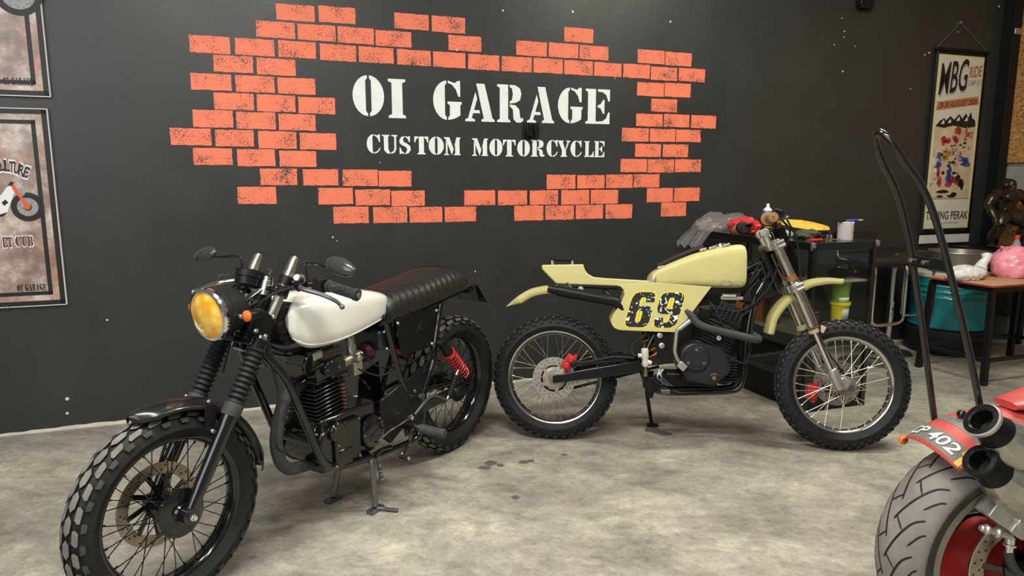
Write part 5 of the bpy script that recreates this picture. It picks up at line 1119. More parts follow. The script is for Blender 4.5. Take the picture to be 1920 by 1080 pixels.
# tall hoop (back bar) bolted to the mudguard
HALF = [(-.125,.094,.655),(-.193,.083,.90),(-.272,.064,1.155),(-.318,.056,1.28),(-.355,.050,1.352),(-.395,.042,1.405),(-.430,.030,1.458)]
pts = [V(p) for p in HALF]
hp = pts+[V((-.447,0,1.485))]+[V((x,-y,z)) for x, y, z in HALF[::-1]]
bk = MB().tube(hp, .0088, 12, 6).build('back_bar', K_GLOSS, S, label='tall glossy black hoop rising above the mudguard')
a, b = V((-.274,.062,1.15)), V((-.274,-.062,1.15))
MB().bar(a, b, .005, .030, (0,0,1)).build('cross_plate', K_SATIN, bk, bevel=.001)
mb = MB()
for t in (.03, .42): 
    p = a.lerp(b, t); mb.lathe([(.0,0),(.007,0),(.007,.006),(.0,.008)], p+V((-.003,0,0)), (-1,0,0), 12)
mb.build('bolt', CHROME, bk)
MB().tube([pts[0]+V((0,0,.010)), RED.px(1775,790,.06), RED.px(1805,788,.0), RED.px(1830,800,-.06)], .0075, 10, 5).build('bar_brace', K_SATIN, bk)
MB().ell(RED.px(1803,777,.0), .0125).cyl(RED.px(1803,777,.0), RED.px(1803,790,.0), .006).build('brace_knob', K_GLOSS, bk)
# ------------------------------------------------------------------ boards on the wall at the left
def board_mat():
    m = bpy.data.materials.new('printed_rust_pattern'); m.use_nodes = True; nt = m.node_tree; Ln = nt.links; b = nt.nodes['Principled BSDF']; tc = nt.nodes.new('ShaderNodeTexCoord')
    def noi(sc, d=5, off=(0,0,0)):
        mp = nt.nodes.new('ShaderNodeMapping'); mp.inputs['Location'].default_value = off; Ln.new(tc.outputs['Object'], mp.inputs['Vector'])
        n = nt.nodes.new('ShaderNodeTexNoise'); n.inputs['Scale'].default_value = sc; n.inputs['Detail'].default_value = d; n.inputs['Roughness'].default_value = .68; Ln.new(mp.outputs['Vector'], n.inputs['Vector']); return n.outputs['Fac']
    def rp(src, st):
        r = nt.nodes.new('ShaderNodeValToRGB'); e = r.color_ramp.elements
        while len(e) < len(st): e.new(.5)
        for k, (p, c) in enumerate(st): e[k].position = p; e[k].color = (*c, 1)
        Ln.new(src, r.inputs['Fac']); return r.outputs['Color']
    c1 = rp(noi(6), [(.30,(.15,.10,.085)),(.43,(.25,.175,.145)),(.52,(.36,.27,.225)),(.60,(.55,.46,.40)),(.72,(.70,.64,.60))])
    c2 = rp(noi(3.5, 5, (3,1,2)), [(.54,(0,0,0)),(.72,(.85,.85,.85))])
    mx = nt.nodes.new('ShaderNodeMixRGB'); Ln.new(c2, mx.inputs['Fac']); Ln.new(c1, mx.inputs['Color1']); mx.inputs['Color2'].default_value = (.42,.15,.06,1)
    Ln.new(mx.outputs[0], b.inputs['Base Color']); b.inputs['Roughness'].default_value = .38; b.inputs['Coat Weight'].default_value = .2; return m
RUST = board_mat(); INK = mat('printed_black', (.012,.011,.010), .45); WHT = mat('printed_white', (.80,.79,.76), .45); PEDGE = mat('board_edge', (.70,.66,.60), .6)
ORP = mat('printed_orange', (.72,.10,.03), .45); GRP = mat('printed_grey', (.30,.29,.28), .45, var=.4, vscale=90)
def wall_root(name, u, z, label, cat, off=0.0, group=None):
    return root(name, WALL.w(u, off, z), label, cat, group, math.radians(WYAW))
def board(u1, z0, z1, label, width=.76):
    r0 = wall_root('sign_board', u1-width/2, z0, label, 'sign', group=None)
    h = z1-z0; w = width/2
    MB().box((0,-.012,h/2), (width,.018,h)).build('panel', RUST, r0, smooth_ang=0)
    mb = MB()
    for x in (-w+.001, w-.001): mb.box((x,-.0125,h/2), (.004,.019,h))
    for z in (.001, h-.001): mb.box((0,-.0125,z), (width,.019,.004))
    mb.build('board_rim', PEDGE, r0, smooth_ang=0, one=True)
    mb = MB()
    for x0, x1 in ((.004,.028), (.058,.078)):
        for s in (1, -1): mb.box((s*(w-(x0+x1)/2),-.0216,h/2), (x1-x0,.001,h-2*x0))
        for z in ((x0+x1)/2, h-(x0+x1)/2): mb.box((0,-.0216,z), (width-2*x0,.001,x1-x0))
    mb.build('printed_border', INK, r0, smooth_ang=0, one=True)
    return r0
def bx(r0):                                                 # photo pixel -> point on the face of that board
    M = r0.matrix_basis.inverted()
    def f(x, y):
        p = WALL.px(x, y, -.0225); return M @ WALL.w(p.x, -.0225, p.z)
    return f
def word_st(mb, s, f, x0, x1, y0, y1, mi=0, t=-.0004, gap=.16):
    """stencil lettering between two pixel corners on a board"""
    n = len(s); wd = {'I': .55, ' ': .5, 'M': 1.2}
    tot = sum(wd.get(c, 1) for c in s)+gap*(n-1); a, b = f(x0, (y0+y1)/2), f(x1, (y0+y1)/2); zt, zb = f((x0+x1)/2, y0).z, f((x0+x1)/2, y1).z; u = 0
    for c in s:
        k = wd.get(c, 1)
        if c != ' ': glyph(mb, c, a.x+(b.x-a.x)*u/tot, a.x+(b.x-a.x)*(u+k)/tot, zb, zt, a.y, t, mi)
        u += k+gap
pR = WALL.px(108, 380).x; p0 = WALL.px(120, 570).z; p1 = WALL.px(96, 205).z
lo = board(pR, p0, p1, 'rust patterned sign board with a white and orange motorcycle picture'); f = bx(lo)
mb = MB(); word_st(mb, 'OI GARAGE', f, 32, 87, 533, 545.5); mb.build('lettering', INK, lo, smooth_ang=0, one=True)
mb = MB()
for k, dw in ((0, .9), (1, 0)):
    pass
word_st(mb, 'ET', f, 3, 25, 442, 466, 0, -.0003); word_st(mb, 'CUB', f, 27, 64, 441, 464, 0, -.0003); mb.build('word_outline', WHT, lo, smooth_ang=0, one=True)
mb = MB(); word_st(mb, 'ET', f, 4.5, 23.5, 444.5, 463.5, 0, -.0007); word_st(mb, 'CUB', f, 28.5, 62.5, 443.5, 461.5, 0, -.0007); mb.build('lettering', mat('printed_plum', (.10,.03,.04), .45), lo, smooth_ang=0, one=True)
for m_, sc, t in ((WHT, 1.25, 0.0), (INK, .95, -.0004)):
    mb = MB()
    for ch, cx_, cy_, rot in zip('CULTURE', (-3.0,4.5,13.5,22,31,40.5,49.5), (311,310,311,313,315.5,319,323), (3,0,-4,-8,-12,-16,-20)):
        p = f(cx_, cy_); R2 = Matrix.Rotation(math.radians(-rot), 3, 'Y'); hw_ = .0125*sc; hh_ = .030*sc
        txt(mb, ch, lambda x, y: p+V((0,t,0))+(R2 @ V(((x-.5)*2*hw_, 0, (y-.5)*2*hh_))), 0, .045 if sc > 1 else .02)
    mb.build('lettering' if t else 'word_outline', m_, lo, smooth_ang=0, one=True)
def ringp(mb, c, r0_, r1_, t, n=40, mi=0): mb.lathe([(r0_, 0), (r1_, 0), (r1_, .0004), (r0_, .0004), (r0_, 0)], c+V((0,t,0)), (0,-1,0), n, mi)
c = f(52, 388); r_ = (f(52,361).z-f(52,415).z)/2
mb = MB(); ringp(mb, c, r_*.64, r_, 0); ringp(mb, c, 0.0005, r_*.25, -.0006); mb.build('printed_tyre', INK, lo, smooth_ang=0, one=True)
c2 = c+V((-.40,0,0)); mb = MB(); ringp(mb, c2, r_*.64, r_, 0); mb.build('printed_tyre', INK, lo, smooth_ang=0, one=True); mb = MB(); ringp(mb, c2, .0005, r_*.66, .0002); mb.build('printed_rim', GRP, lo, smooth_ang=0, one=True)
mb = MB(); ringp(mb, c, r_*.24, r_*.66, .0002); mb.build('printed_rim', GRP, lo, smooth_ang=0, one=True)
mb = MB(); mb.prism([f(19,347)+V((0,-.0006,0)), f(25,345)+V((0,-.0006,0)), f(55,387)+V((0,-.0006,0)), f(50,390)+V((0,-.0006,0))], (0,-.0004,0)).cyl(f(51,387)+V((0,-.0006,0)), f(51,387)+V((0,-.0011,0)), r_*.22); mb.build('printed_fork', ORP, lo, smooth_ang=0, one=True)
mb = MB(); mb.prism([f(x,y)+V((0,-.0002,0)) for x, y in ((-58,392),(-66,372),(-40,362),(-16,372),(2,366),(12,352),(20,347),(27,362),(20,380),(14,398),(-4,404))], (0,-.0004,0)); mb.build('printed_body', WHT, lo, smooth_ang=0, one=True)
mb = MB(); mb.prism([f(x,y)+V((0,-.0008,0)) for x, y in ((15,347),(20,340),(26,342),(22,349))], (0,-.0004,0)); mb.prism([f(x,y)+V((0,-.0008,0)) for x, y in ((3,380),(10,374),(16,380),(8,386))], (0,-.0004,0)); mb.prism([f(x,y)+V((0,-.0008,0)) for x, y in ((-6,404),(13,398),(8,404),(-6,409))], (0,-.0004,0)); mb.build('printed_details', INK, lo, smooth_ang=0, one=True)
mb = MB(); mb.lathe([(.0,0),(.022,0),(.022,.0004),(.0,.0004)], f(38,360)+V((0,-.0002,0)), (0,-1,0), 20).build('printed_lamp', GRP, lo, smooth_ang=0)
pR2 = WALL.px(88, 95).x; p2 = WALL.px(92, 182.5).z
up = board(pR2, p2, p2+1.015, 'rust patterned sign board hung above the one with the motorcycle picture'); f = bx(up)
mb = MB(); word_st(mb, 'OI GARAGE', f, 6, 62, 145.5, 160); mb.build('lettering', INK, up, smooth_ang=0, one=True)
c = f(33, -12); mb = MB(); ringp(mb, c, .075, .105, 0); mb.build('printed_tyre', INK, up, smooth_ang=0, one=True)
mb = MB(); ringp(mb, c, .02, .077, .0002); mb.build('printed_rim', GRP, up, smooth_ang=0, one=True)
p = WALL.px(17, 575); nl = wall_root('wall_nail', p.x, p.z, 'small brass nail under the lower rust patterned board', 'nail'); MB().lathe([(.0,0),(.004,0),(.004,.022),(.008,.023),(.007,.027),(.0,.028)], (0,0,0), (0,-1,0), 12).build('shank', BRASSY, nl)

# ------------------------------------------------------------------ hanging cloth banner
a, b, c = WALL.px(1752, 92), WALL.px(1846, 108), WALL.px(1719, 441)
BW = b.x-a.x; BH = a.z-c.z; 
bn = wall_root('hanging_banner', a.x+BW/2, c.z, 'tall printed cloth banner hanging from a cord on the black wall', 'banner')
CLOTH = mat('cream_cloth', (.66,.62,.50), .8, var=.05, vscale=6); TAN = mat('printed_tan', (.56,.33,.16), .8, var=.15, vscale=20); BAND = mat('printed_band', (.52,.19,.07), .8); BRN = mat('printed_rust_words', (.42,.14,.07), .8)
def bq(s, t, h=0.0): return V((-BW/2+BW*s, -.022-h, BH*(1-t)))
def bsheet(s0, s1, t0, t1, h, nm, m, lab=None, ns=10, nt_=30):
    MB().grid([[bq(s0+(s1-s0)*i/ns, t0+(t1-t0)*j/nt_, h) for i in range(ns+1)] for j in range(nt_+1)]).build(nm, m, bn, smooth_ang=60, one=True, solid=.0015 if h == 0 else 0, label=lab)
bsheet(0, 1, 0, 1, 0, 'cloth', K_MATT)
bsheet(.05, .95, .025, .965, .0015, 'printed_edge', mat('printed_yellow', (.66,.60,.08), .8)); bsheet(.065, .935, .031, .96, .0022, 'printed_field', CLOTH)
bsheet(.10, .90, .40, .795, .0028, 'printed_ground', mat('printed_sand', (.58,.45,.28), .8, var=.25, vscale=9))
MB().lathe([(.0,0),(.013,0),(.013,BW+.02),(.0,BW+.02)], (-BW/2-.01,-.022,BH), (1,0,0), 14).build('top_rod', K_SATIN, bn)
MB().box((0,-.022,-.035),(BW,.006,.07)).build('lower_hem', mat('white_hem', (.62,.60,.55), .7, var=.1), bn, smooth_ang=0)
apx = WALL.px(1797, 43); nx, nz = apx.x-(a.x+BW/2), apx.z-c.z
MB().tube([(-BW/2,-.022,BH+.01),(nx,-.018,nz),(BW/2,-.022,BH+.01)], .0018, 6, 1).build('cord', mat('cord', (.20,.18,.14), .8), bn)
MB().lathe([(.0,0),(.006,0),(.006,.02),(.011,.021),(.011,.026),(.0,.028)], (nx,0,nz), (0,-1,0), 12).build('hook', BOLT, bn)
def bt(s, s0, s1, t0, t1, nm, m, sl=0.0, bold=.0, shear=0.0, h=.0036, lab=None):
    mb = MB(); txt(mb, s, lambda x, y: bq(s0+(s1-s0)*x, t1+(t0-t1)*y-sl*(x-.5), h), 0, bold, shear); mb.build(nm, m, bn, smooth_ang=0, one=True, label=lab)
bt('MBG', .12, .66, .065, .235, 'word_shadow', mat('printed_greige', (.40,.37,.30), .8), .035, .02, .12, .0032); bt('MBG', .10, .65, .055, .225, 'lettering', INK, .035, .012, .12)
bt('RIDE', .67, .92, .075, .135, 'lettering', BRN, .012, .025, .08); bt('CAMP OUT', .67, .95, .148, .178, 'lettering', GRP, .010, .01, .05)
mb = MB(); mb.prism([bq(s, t, .003) for s, t in ((.10,.275),(.90,.235),(.92,.278),(.08,.322))], (0,-.0004,0)); mb.build('printed_band', BAND, bn, smooth_ang=0, one=True)
bt('29-30 AUGUST 2020', .13, .88, .264, .294, 'lettering', INK, .032, .006, .1, .0042)
mb = MB()
for s0, s1, t in ((.07,.93,.33-.055),(.10,.90,.797)): mb.prism([bq(s0,t,.0026), bq(s1,t,.0026), bq(s1,t+.003,.0026), bq(s0,t+.003,.0026)], (0,-.0003,0))
mb.build('printed_rule', INK, bn, smooth_ang=0)
mb = MB(); mb.prism([bq(s, t, .003) for s, t in ((.10,.405),(.18,.375),(.26,.36),(.30,.372),(.38,.348),(.46,.366),(.55,.335),(.62,.36),(.68,.33),(.74,.352),(.78,.32),(.82,.355),(.88,.365),(.90,.40),(.70,.41),(.45,.398),(.28,.412))], (0,-.0004,0)); mb.build('printed_mountains', INK, bn, smooth_ang=0, one=True)
mb = MB()
for s0, t0, k in ((.20,.392,.05),(.33,.385,.045),(.50,.372,.05),(.66,.372,.05)): mb.prism([bq(s0,t0,.0036), bq(s0+.05,t0-k*.5,.0036), bq(s0+.075,t0-k*.2,.0036), bq(s0+.06,t0,.0036)], (0,-.0003,0))
mb.build('printed_snow', CLOTH, bn, smooth_ang=0, one=True)
# the loose drawing of riders: plain shapes of colour
RDP = mat('printed_red', (.45,.04,.04), .8); BLP = mat('printed_blue', (.06,.08,.28), .8); GLD = mat('printed_gold', (.48,.30,.10), .8)
def blob(nm, m, lst, h=.0034):
    mb = MB()
    for s, t, rs, rt, seed in lst:
        rr2 = random.Random(seed); n = 14; mb.prism([bq(s+rs*math.cos(2*PI*k/n)*rr2.uniform(.75,1.1), t+rt*math.sin(2*PI*k/n)*rr2.uniform(.75,1.1), h) for k in range(n)], (0,-.0003,0))
    mb.build(nm, m, bn, smooth_ang=0)
rb2 = random.Random(12)
def scraps(m, n, s0, s1, t0, t1, rs, rt, h):
    blob('printed_figure', m, [(s0+(s1-s0)*rb2.random(), t0+(t1-t0)*rb2.random(), rs*rb2.uniform(.5,1.1), rt*rb2.uniform(.5,1.1), 50+k) for k in range(n)], h)
scraps(RDP, 5, .28, .42, .455, .50, .07, .018, .0034); scraps(RDP, 7, .48, .64, .42, .56, .06, .022, .0034); scraps(RDP, 6, .46, .72, .66, .73, .10, .025, .0034); scraps(RDP, 4, .24, .33, .63, .71, .05, .03, .0034); scraps(RDP, 3, .76, .86, .42, .46, .04, .014, .0034)
scraps(BLP, 5, .16, .28, .56, .64, .06, .02, .0031); scraps(BLP, 4, .40, .50, .62, .72, .06, .03, .0037); scraps(BLP, 6, .60, .82, .56, .62, .08, .016, .0031)
scraps(GLD, 7, .28, .46, .52, .60, .08, .022, .0040); scraps(GLD, 3, .70, .78, .40, .48, .04, .028, .0031); scraps(GLD, 3, .50, .60, .57, .63, .05, .014, .0040)
scraps(INK, 9, .20, .84, .44, .62, .035, .007, .0043); scraps(INK, 4, .24, .60, .755, .79, .13, .010, .0043); scraps(INK, 6, .62, .76, .66, .78, .05, .025, .0043); scraps(INK, 6, .30, .60, .56, .70, .04, .010, .0046)
scraps(CLOTH, 6, .10, .19, .58, .73, .05, .022, .0040); scraps(CLOTH, 6, .30, .62, .46, .74, .03, .006, .0049); scraps(GRP, 7, .40, .84, .46, .66, .05, .012, .0040)
bt('TAIPING PERAK', .08, .93, .868, .915, 'lettering', mat('printed_dark_brown', (.06,.045,.03), .8), 0, .02, 0); bt('RIDE & CAMPING 2020', .24, .74, .928, .94, 'lettering', GRP, 0, 0, 0)

# ------------------------------------------------------------------ black steel and glass cabinet against the wall
CAB_ = Frame((1.705, 3.905), 20)
cb = root('glass_cabinet', CAB_, 'black steel framed glass cabinet standing end-on to the wall behind the cream motorcycle', 'cabinet')
CWX, CWY, CH = .475, 1.13, 1.0
def glass_mat(nm, col, tr=.82, rough=.03):
    m = bpy.data.materials.new(nm); m.use_nodes = True; nt = m.node_tree; Ln = nt.links; out = nt.nodes['Material Output']; nt.nodes.remove(nt.nodes['Principled BSDF'])
    t = nt.nodes.new('ShaderNodeBsdfTransparent'); t.inputs[0].default_value = (*col, 1); g = nt.nodes.new('ShaderNodeBsdfGlossy'); g.inputs['Roughness'].default_value = rough; g.inputs[0].default_value = (.9,.95,.92,1)
    fr_ = nt.nodes.new('ShaderNodeFresnel'); fr_.inputs['IOR'].default_value = 1.5; mx = nt.nodes.new('ShaderNodeMixShader'); geo = nt.nodes.new('ShaderNodeNewGeometry'); iv = nt.nodes.new('ShaderNodeMath'); iv.operation = 'SUBTRACT'; iv.inputs[0].default_value = 1; Ln.new(geo.outputs['Backfacing'], iv.inputs[1]); ml = nt.nodes.new('ShaderNodeMath'); ml.operation = 'MULTIPLY'; Ln.new(fr_.outputs[0], ml.inputs[0]); Ln.new(iv.outputs[0], ml.inputs[1]); Ln.new(ml.outputs[0], mx.inputs[0]); Ln.new(t.outputs[0], mx.inputs[1]); Ln.new(g.outputs[0], mx.inputs[2]); Ln.new(mx.outputs[0], out.inputs['Surface']); return m
GLASS = glass_mat('cabinet_glass', (.93,.95,.94))
mb = MB(); w_ = .032
for x in (w_/2, CWX-w_/2):
    for y in (w_/2, CWY-w_/2): mb.box((x,y,CH/2),(w_,w_,CH))
    for z in (CH-.02, .20): mb.box((x,CWY/2,z),(w_,CWY,.04))
for y in (w_/2, CWY-w_/2):
    for z in (CH-.02, .20): mb.box((CWX/2,y,z),(CWX,w_,.04))
mb.build('cabinet_frame', K_GLOSS, cb, bevel=.003)
MB().box((CWX/2,CWY/2,CH+.003),(CWX+.004,CWY,.008)).build('cabinet_top', mat('black_top_panel', (.014,.014,.014), .22, coat=.3, rvar=.08), cb, bevel=.001)
MB().box((CWX/2,CWY/2,.11),(CWX-.02,CWY-.02,.20)).build('plinth', K_SATIN, cb, bevel=.003)
mb = MB()
for x in (.012, CWX-.012): mb.box((x,CWY/2,.59),(.004,CWY-.06,.74))
mb.build('glass_pane', GLASS, cb, smooth_ang=0); mb = MB()
for y in (.012, CWY-.012): mb.box((CWX/2,y,.59),(CWX-.06,.004,.74))
mb.build('glass_pane', GLASS, cb, smooth_ang=0)
MB().box((CWX/2,CWY/2,.770),(CWX-.05,CWY-.05,.010)).box((CWX/2,CWY/2,.450),(CWX-.05,CWY-.05,.008)).build('shelf', mat('worn_shelf', (.30,.25,.19), .5, var=.3, vscale=8), cb)
mb = MB()
for x in (.0,.0+CWX): mb.box((x,-.001,CH-.006),(.026,.005,.030)).box((x+(-.003 if x == 0 else .003),.012,CH-.012),(.003,.02,.05))
mb.box((0,CWY-.015,CH-.01),(.004,.03,.04)); mb.build('corner_bracket', BOLT, cb, bevel=.001)
def cpt(x, y, off): return CAB_.px(x, y, off)
def cab_root(name, x, y, z, label, cat, rz=0.0, group=None): return root(name, CAB_.w(x, y, z), label, cat, group, math.radians(20)+rz)
# inside: buckets, helmet, tools
u = cpt(1574, 590, .10).x
yb = cab_root('bucket', u, .10, .4545, 'yellow plastic bucket inside the glass cabinet, under the green one', 'bucket')
YP = mat('yellow_plastic', (.75,.62,.02), .4); GP = mat('green_plastic', (.22,.38,.05), .45, var=.25, vscale=14)
MB().lathe([(.0,0),(.042,0),(.051,.165),(.058,.165),(.058,.182),(.049,.182),(.040,.01),(.0,.01)], (0,0,0), (0,0,1), 32).build('pail', YP, yb)
MB().lathe([(.0458,.07),(.0500,.145)], (0,0,0), (0,0,1), 12, a0=2.6, a1=3.9).build('paper_label', mat('label_grey', (.55,.55,.50), .6), yb, solid=.0008, smooth_ang=60)
gb = cab_root('bucket', u-.004, .10, .6370, 'green plastic bucket stacked on the yellow one inside the glass cabinet', 'bucket')
MB().lathe([(.0,0),(.047,0),(.053,.112),(.057,.112),(.057,.124),(.051,.124),(.045,.01),(.0,.01)], (0,0,0), (0,0,1), 32).build('pail', GP, gb)
MB().lathe([(.0478,.008),(.0488,.030)], (0,0,0), (0,0,1), 18, a0=2.2, a1=4.4).build('paper_label', WHT, gb, solid=.0008, smooth_ang=60)
hx = cpt(1538, 575, .27).x
hm = cab_root('crash_helmet', hx-.03, .30, .4545, 'black open crash helmet inside the glass cabinet beside the buckets', 'helmet')
MB().ell((0,0,.125), (.108,.125,.130), n=28, m=18, fn=lambda p, u_: V((p.x, p.y, max(p.z, -.124)))).build('shell', K_SATIN, hm); MB().box((-.02,-.098,.085),(.13,.05,.07)).build('visor', mat('dark_visor', (.02,.02,.02), .1, coat=.7), hm, bevel=.02)
tx = cpt(1579, 510, .12).x
gr_ = cab_root('power_tool', tx, .13, .7755, 'dark hand tool lying on the shelf inside the glass cabinet', 'tool', .2)
MB().tube([(-.10,0,.035),(-.02,0,.04),(.06,0,.038),(.11,0,.03)], [.020,.034,.030,.020], 14, 4).build('body', K_MATT, gr_); MB().ell((.0,0,.065),(.05,.03,.025)).build('motor_cap', GUNM, gr_); MB().cyl((.11,0,.03),(.15,.0,.028),.008).build('spindle', STEEL, gr_)
jx = cpt(1490, 515, .1).x
jg = cab_root('glass_jar', .12, .45, .4545, 'clear glass jar on the lower cabinet shelf behind the fork', 'jar'); MB().lathe([(.0,0),(.05,0),(.055,.01),(.055,.16),(.04,.18),(.04,.20),(.036,.20),(.036,.18),(.05,.155),(.05,.015),(.0,.01)], (0,0,0), (0,0,1), 28).build('jar_body', GLASS, jg)
ob = cab_root('parts_box', .13, .62, .4545, 'orange box on the lower cabinet shelf behind the cream mudguard', 'box'); MB().box((0,0,.07),(.16,.20,.14)).build('carton', mat('orange_card', (.42,.13,.03), .6), ob, bevel=.004); MB().box((0,0,.145),(.17,.21,.012)).build('lid', mat('brown_card', (.25,.11,.04), .6), ob, bevel=.003)
# crumpled bags
def crumple(rx, ry, rz, seed, amp=.25, fq=9.0, flat=True, n=40, m=26, neck=0.0):
    o = V((seed*3.1, seed*1.7, seed*.9))
    def fn(p, u_):
        k = 1+amp*noise.noise(V((p.x*fq, p.y*fq, p.z*fq))+o)+amp*.55*abs(noise.noise(V((p.x*fq*2.6, p.y*fq*2.6, p.z*fq*2.6))+o))-amp*.3*abs(noise.noise(V((p.x*fq*5, p.y*fq*5, p.z*fq*5))+o))
        q = V((p.x*k, p.y*k, p.z*k))
        if flat: q.z = max(q.z, -rz*.72)
        return q
    return MB().ell((0,0,rz*.72), (rx,ry,rz), n=n, m=m, fn=fn)
def film(nm, col, tr, rough=.25):
    m = bpy.data.materials.new(nm); m.use_nodes = True; nt = m.node_tree; Ln = nt.links; b = nt.nodes['Principled BSDF']; b.inputs['Base Color'].default_value = (*col, 1); b.inputs['Roughness'].default_value = rough; b.inputs['Alpha'].default_value = 1-tr; b.inputs['Coat Weight'].default_value = .4
    return m
tp = .0 ; TZ = CH+.008
x = cpt(1300, 430, .95).x
pb = cab_root('plastic_bag', .14, 1.03, TZ, 'clear crumpled plastic bag hanging over the back corner of the cabinet', 'bag')
CL = film('clear_film', (.55,.50,.51), .78, .18)
crumple(.19, .072, .075, 3, .5, 7).build('bag', CL, pb, smooth_ang=25)
MB().grid([[V((-.145-.05*k+.012*math.sin(5*j), -.18+.30*j/8, .06-.055*k+.02*math.sin(3*j+k))) for k in range(4)] for j in range(9)]).build('flap', CL, pb, smooth_ang=25)
rbg = cab_root('plastic_bag', .11, .74, TZ, 'red crumpled plastic bag lying on the cabinet top', 'bag')
crumple(.095, .125, .062, 8, .5, 9).build('bag', film('red_film', (.62,.05,.05), .06, .32), rbg, smooth_ang=25)
sc_ = cpt(1428, 420, .52); 
sp_ = cab_root('spray_can', .150, .575, TZ, 'blue spray can with a white nozzle standing on the cabinet', 'spray can')
MB().lathe([(.0,0),(.030,0),(.032,.004),(.032,.150),(.030,.155),(.0,.155)], (0,0,0), (0,0,1), 28).build('can', mat('blue_can_print', (.03,.10,.42), .25, metal=.2), sp_)
MB().lathe([(.0325,.015),(.0325,.055)], (0,0,0), (0,0,1), 24).build('printed_band', mat('gold_can_print', (.55,.36,.05), .3), sp_, solid=.0004)
MB().lathe([(.0326,.06),(.0326,.11)], (0,0,0), (0,0,1), 8, a0=2.6, a1=3.6).build('printed_panel', WHT, sp_, solid=.0004)
MB().lathe([(.0,.155),(.028,.155),(.026,.165),(.014,.173),(.014,.178),(.010,.180),(.010,.200),(.0,.201)], (0,0,0), (0,0,1), 22).build('nozzle', WHT, sp_)
a_, b_ = cpt(1468, 425, .36), cpt(1540, 437, .30)
gl = cab_root('work_glove', .30, .42, TZ, 'yellow work glove lying across tools on the cabinet', 'glove', -.25)
MB().loft([[V((x, y, z+.028*(1-abs(y)/.055))) for y, z in ((-w,.0),(-w*.5,h),(0,h*1.15),(w*.5,h),(w,.0),(0,-.006))] for x, w, h in ((-.16,.040,.012),(-.11,.050,.016),(-.02,.055,.022),(.06,.052,.020),(.13,.040,.014),(.17,.022,.008))]).build('palm', mat('yellow_leather', (.62,.40,.05), .6, var=.2, vscale=30), gl, smooth_ang=60)
gl.location.z += .045; gl.rotation_euler.y = .14
for k, (px_, py_, of_, lab, mt_, dims) in enumerate(((1500,447,.16,'olive rag bundled under the yellow glove', mat('olive_rag', (.06,.065,.03), .8), (.085,.06,.032)), (1525,440,.20,'small black bottle cap beside the yellow glove', K_MATT, (.02,.02,.02)))):
    q = cpt(px_, py_, of_); r0 = cab_root('rag' if k == 0 else 'bottle_cap', .19 if k == 0 else .20, .25 if k == 0 else .15, TZ, lab, 'rag' if k == 0 else 'cap')
    if k == 0: crumple(*dims, 5, .5, 14).build('cloth', mt_, r0, smooth_ang=30)
    else: MB().lathe([(.0,0),(.018,0),(.018,.028),(.012,.032),(.0,.032)], (0,0,0), (0,0,1), 18).build('cap', mt_, r0)
q = cpt(1480, 447, .22); r0 = cab_root('plastic_wrapper', .085, .38, TZ, 'pale crumpled plastic wrapper beside the fork on the cabinet', 'wrapper'); crumple(.085, .05, .028, 14, .5, 12).build('film', film('pale_film', (.62,.64,.60), .35), r0, smooth_ang=25)
q = cpt(1520, 453, .05); r0 = cab_root('screwdriver', .10, .055, TZ+.011, 'screwdriver with a red handle on the front edge of the cabinet', 'screwdriver', .12)
MB().lathe([(.0,-.095),(.009,-.093),(.011,-.06),(.009,-.02),(.011,.0),(.0,.0)], (0,0,0), (1,0,0), 8).build('handle', REDP, r0); MB().cyl((0,0,0),(.11,0,0),.0035).build('blade', CHROME, r0)
q = cpt(1534, 449, .10); r0 = cab_root('spanner', .16, .10, TZ, 'steel spanner on the cabinet behind the screwdriver', 'spanner', -.1)
MB().bar((-.09,0,.006),(.09,0,.006),.014,.006).lathe([(.008,0),(.016,0),(.016,.008),(.008,.008),(.008,0)], (.10,0,.002), (0,0,1), 6).lathe([(.006,0),(.013,0),(.013,.008),(.006,.008),(.006,0)], (-.10,0,.002), (0,0,1), 6).build('shaft', STEEL, r0)
for k, px_ in enumerate((1541, 1549)):
    q = cpt(px_, 447, .2); r0 = cab_root('socket', .255+.03*k, .17, TZ, ('chrome socket standing at the end of the yellow glove','second chrome socket from the yellow glove, nearer the paint can')[k], 'socket', group='chrome sockets on the cabinet'); MB().lathe([(.0,.0),(.011,0),(.011,.03),(.008,.03),(.008,.012),(.0,.012)], (0,0,0), (0,0,1), 18).build('socket_body', CHROME, r0)
q = cpt(1584, 450, .20); r0 = cab_root('paint_tin', .335, .11, TZ, 'white and red paint tin with a brush laid across it', 'paint tin')
MB().lathe([(.0,0),(.043,0),(.0445,.003),(.0445,.100),(.046,.103),(.044,.106),(.038,.104),(.036,.100),(.0,.100)], (0,0,0), (0,0,1), 32).build('tin', mat('tin_white_print', (.74,.66,.64), .35), r0)
mb = MB().lathe([(.0452,.082),(.0452,.096)], (0,0,0), (0,0,1), 14, a0=3.6, a1=4.9); mb.build('printed_band', mat('tin_red_print', (.55,.04,.05), .4), r0, solid=.0004)
mb = MB(); txt(mb, 'CA', lambda x, y: V((.0453*math.sin(.05+.55*x), -.0453*math.cos(.05+.55*x), .040+.018*y)), 0, .03, .2); mb.build('lettering', MATS['tin_red_print'], r0, smooth_ang=0, one=True)
r1 = cab_root('paint_brush', .335, .11, TZ+.1125, 'blue handled paint brush resting on the paint tin', 'brush', .05)
MB().loft([[V((x,-w,-h)),V((x,w,-h)),V((x,w,h)),V((x,-w,h))] for x, w, h in ((-.085,.014,.003),(-.055,.016,.006),(-.015,.015,.006))]).build('bristles', K_MATT, r1); MB().box((-.002,0,0),(.03,.032,.013)).build('ferrule', BRASSY, r1, bevel=.001)
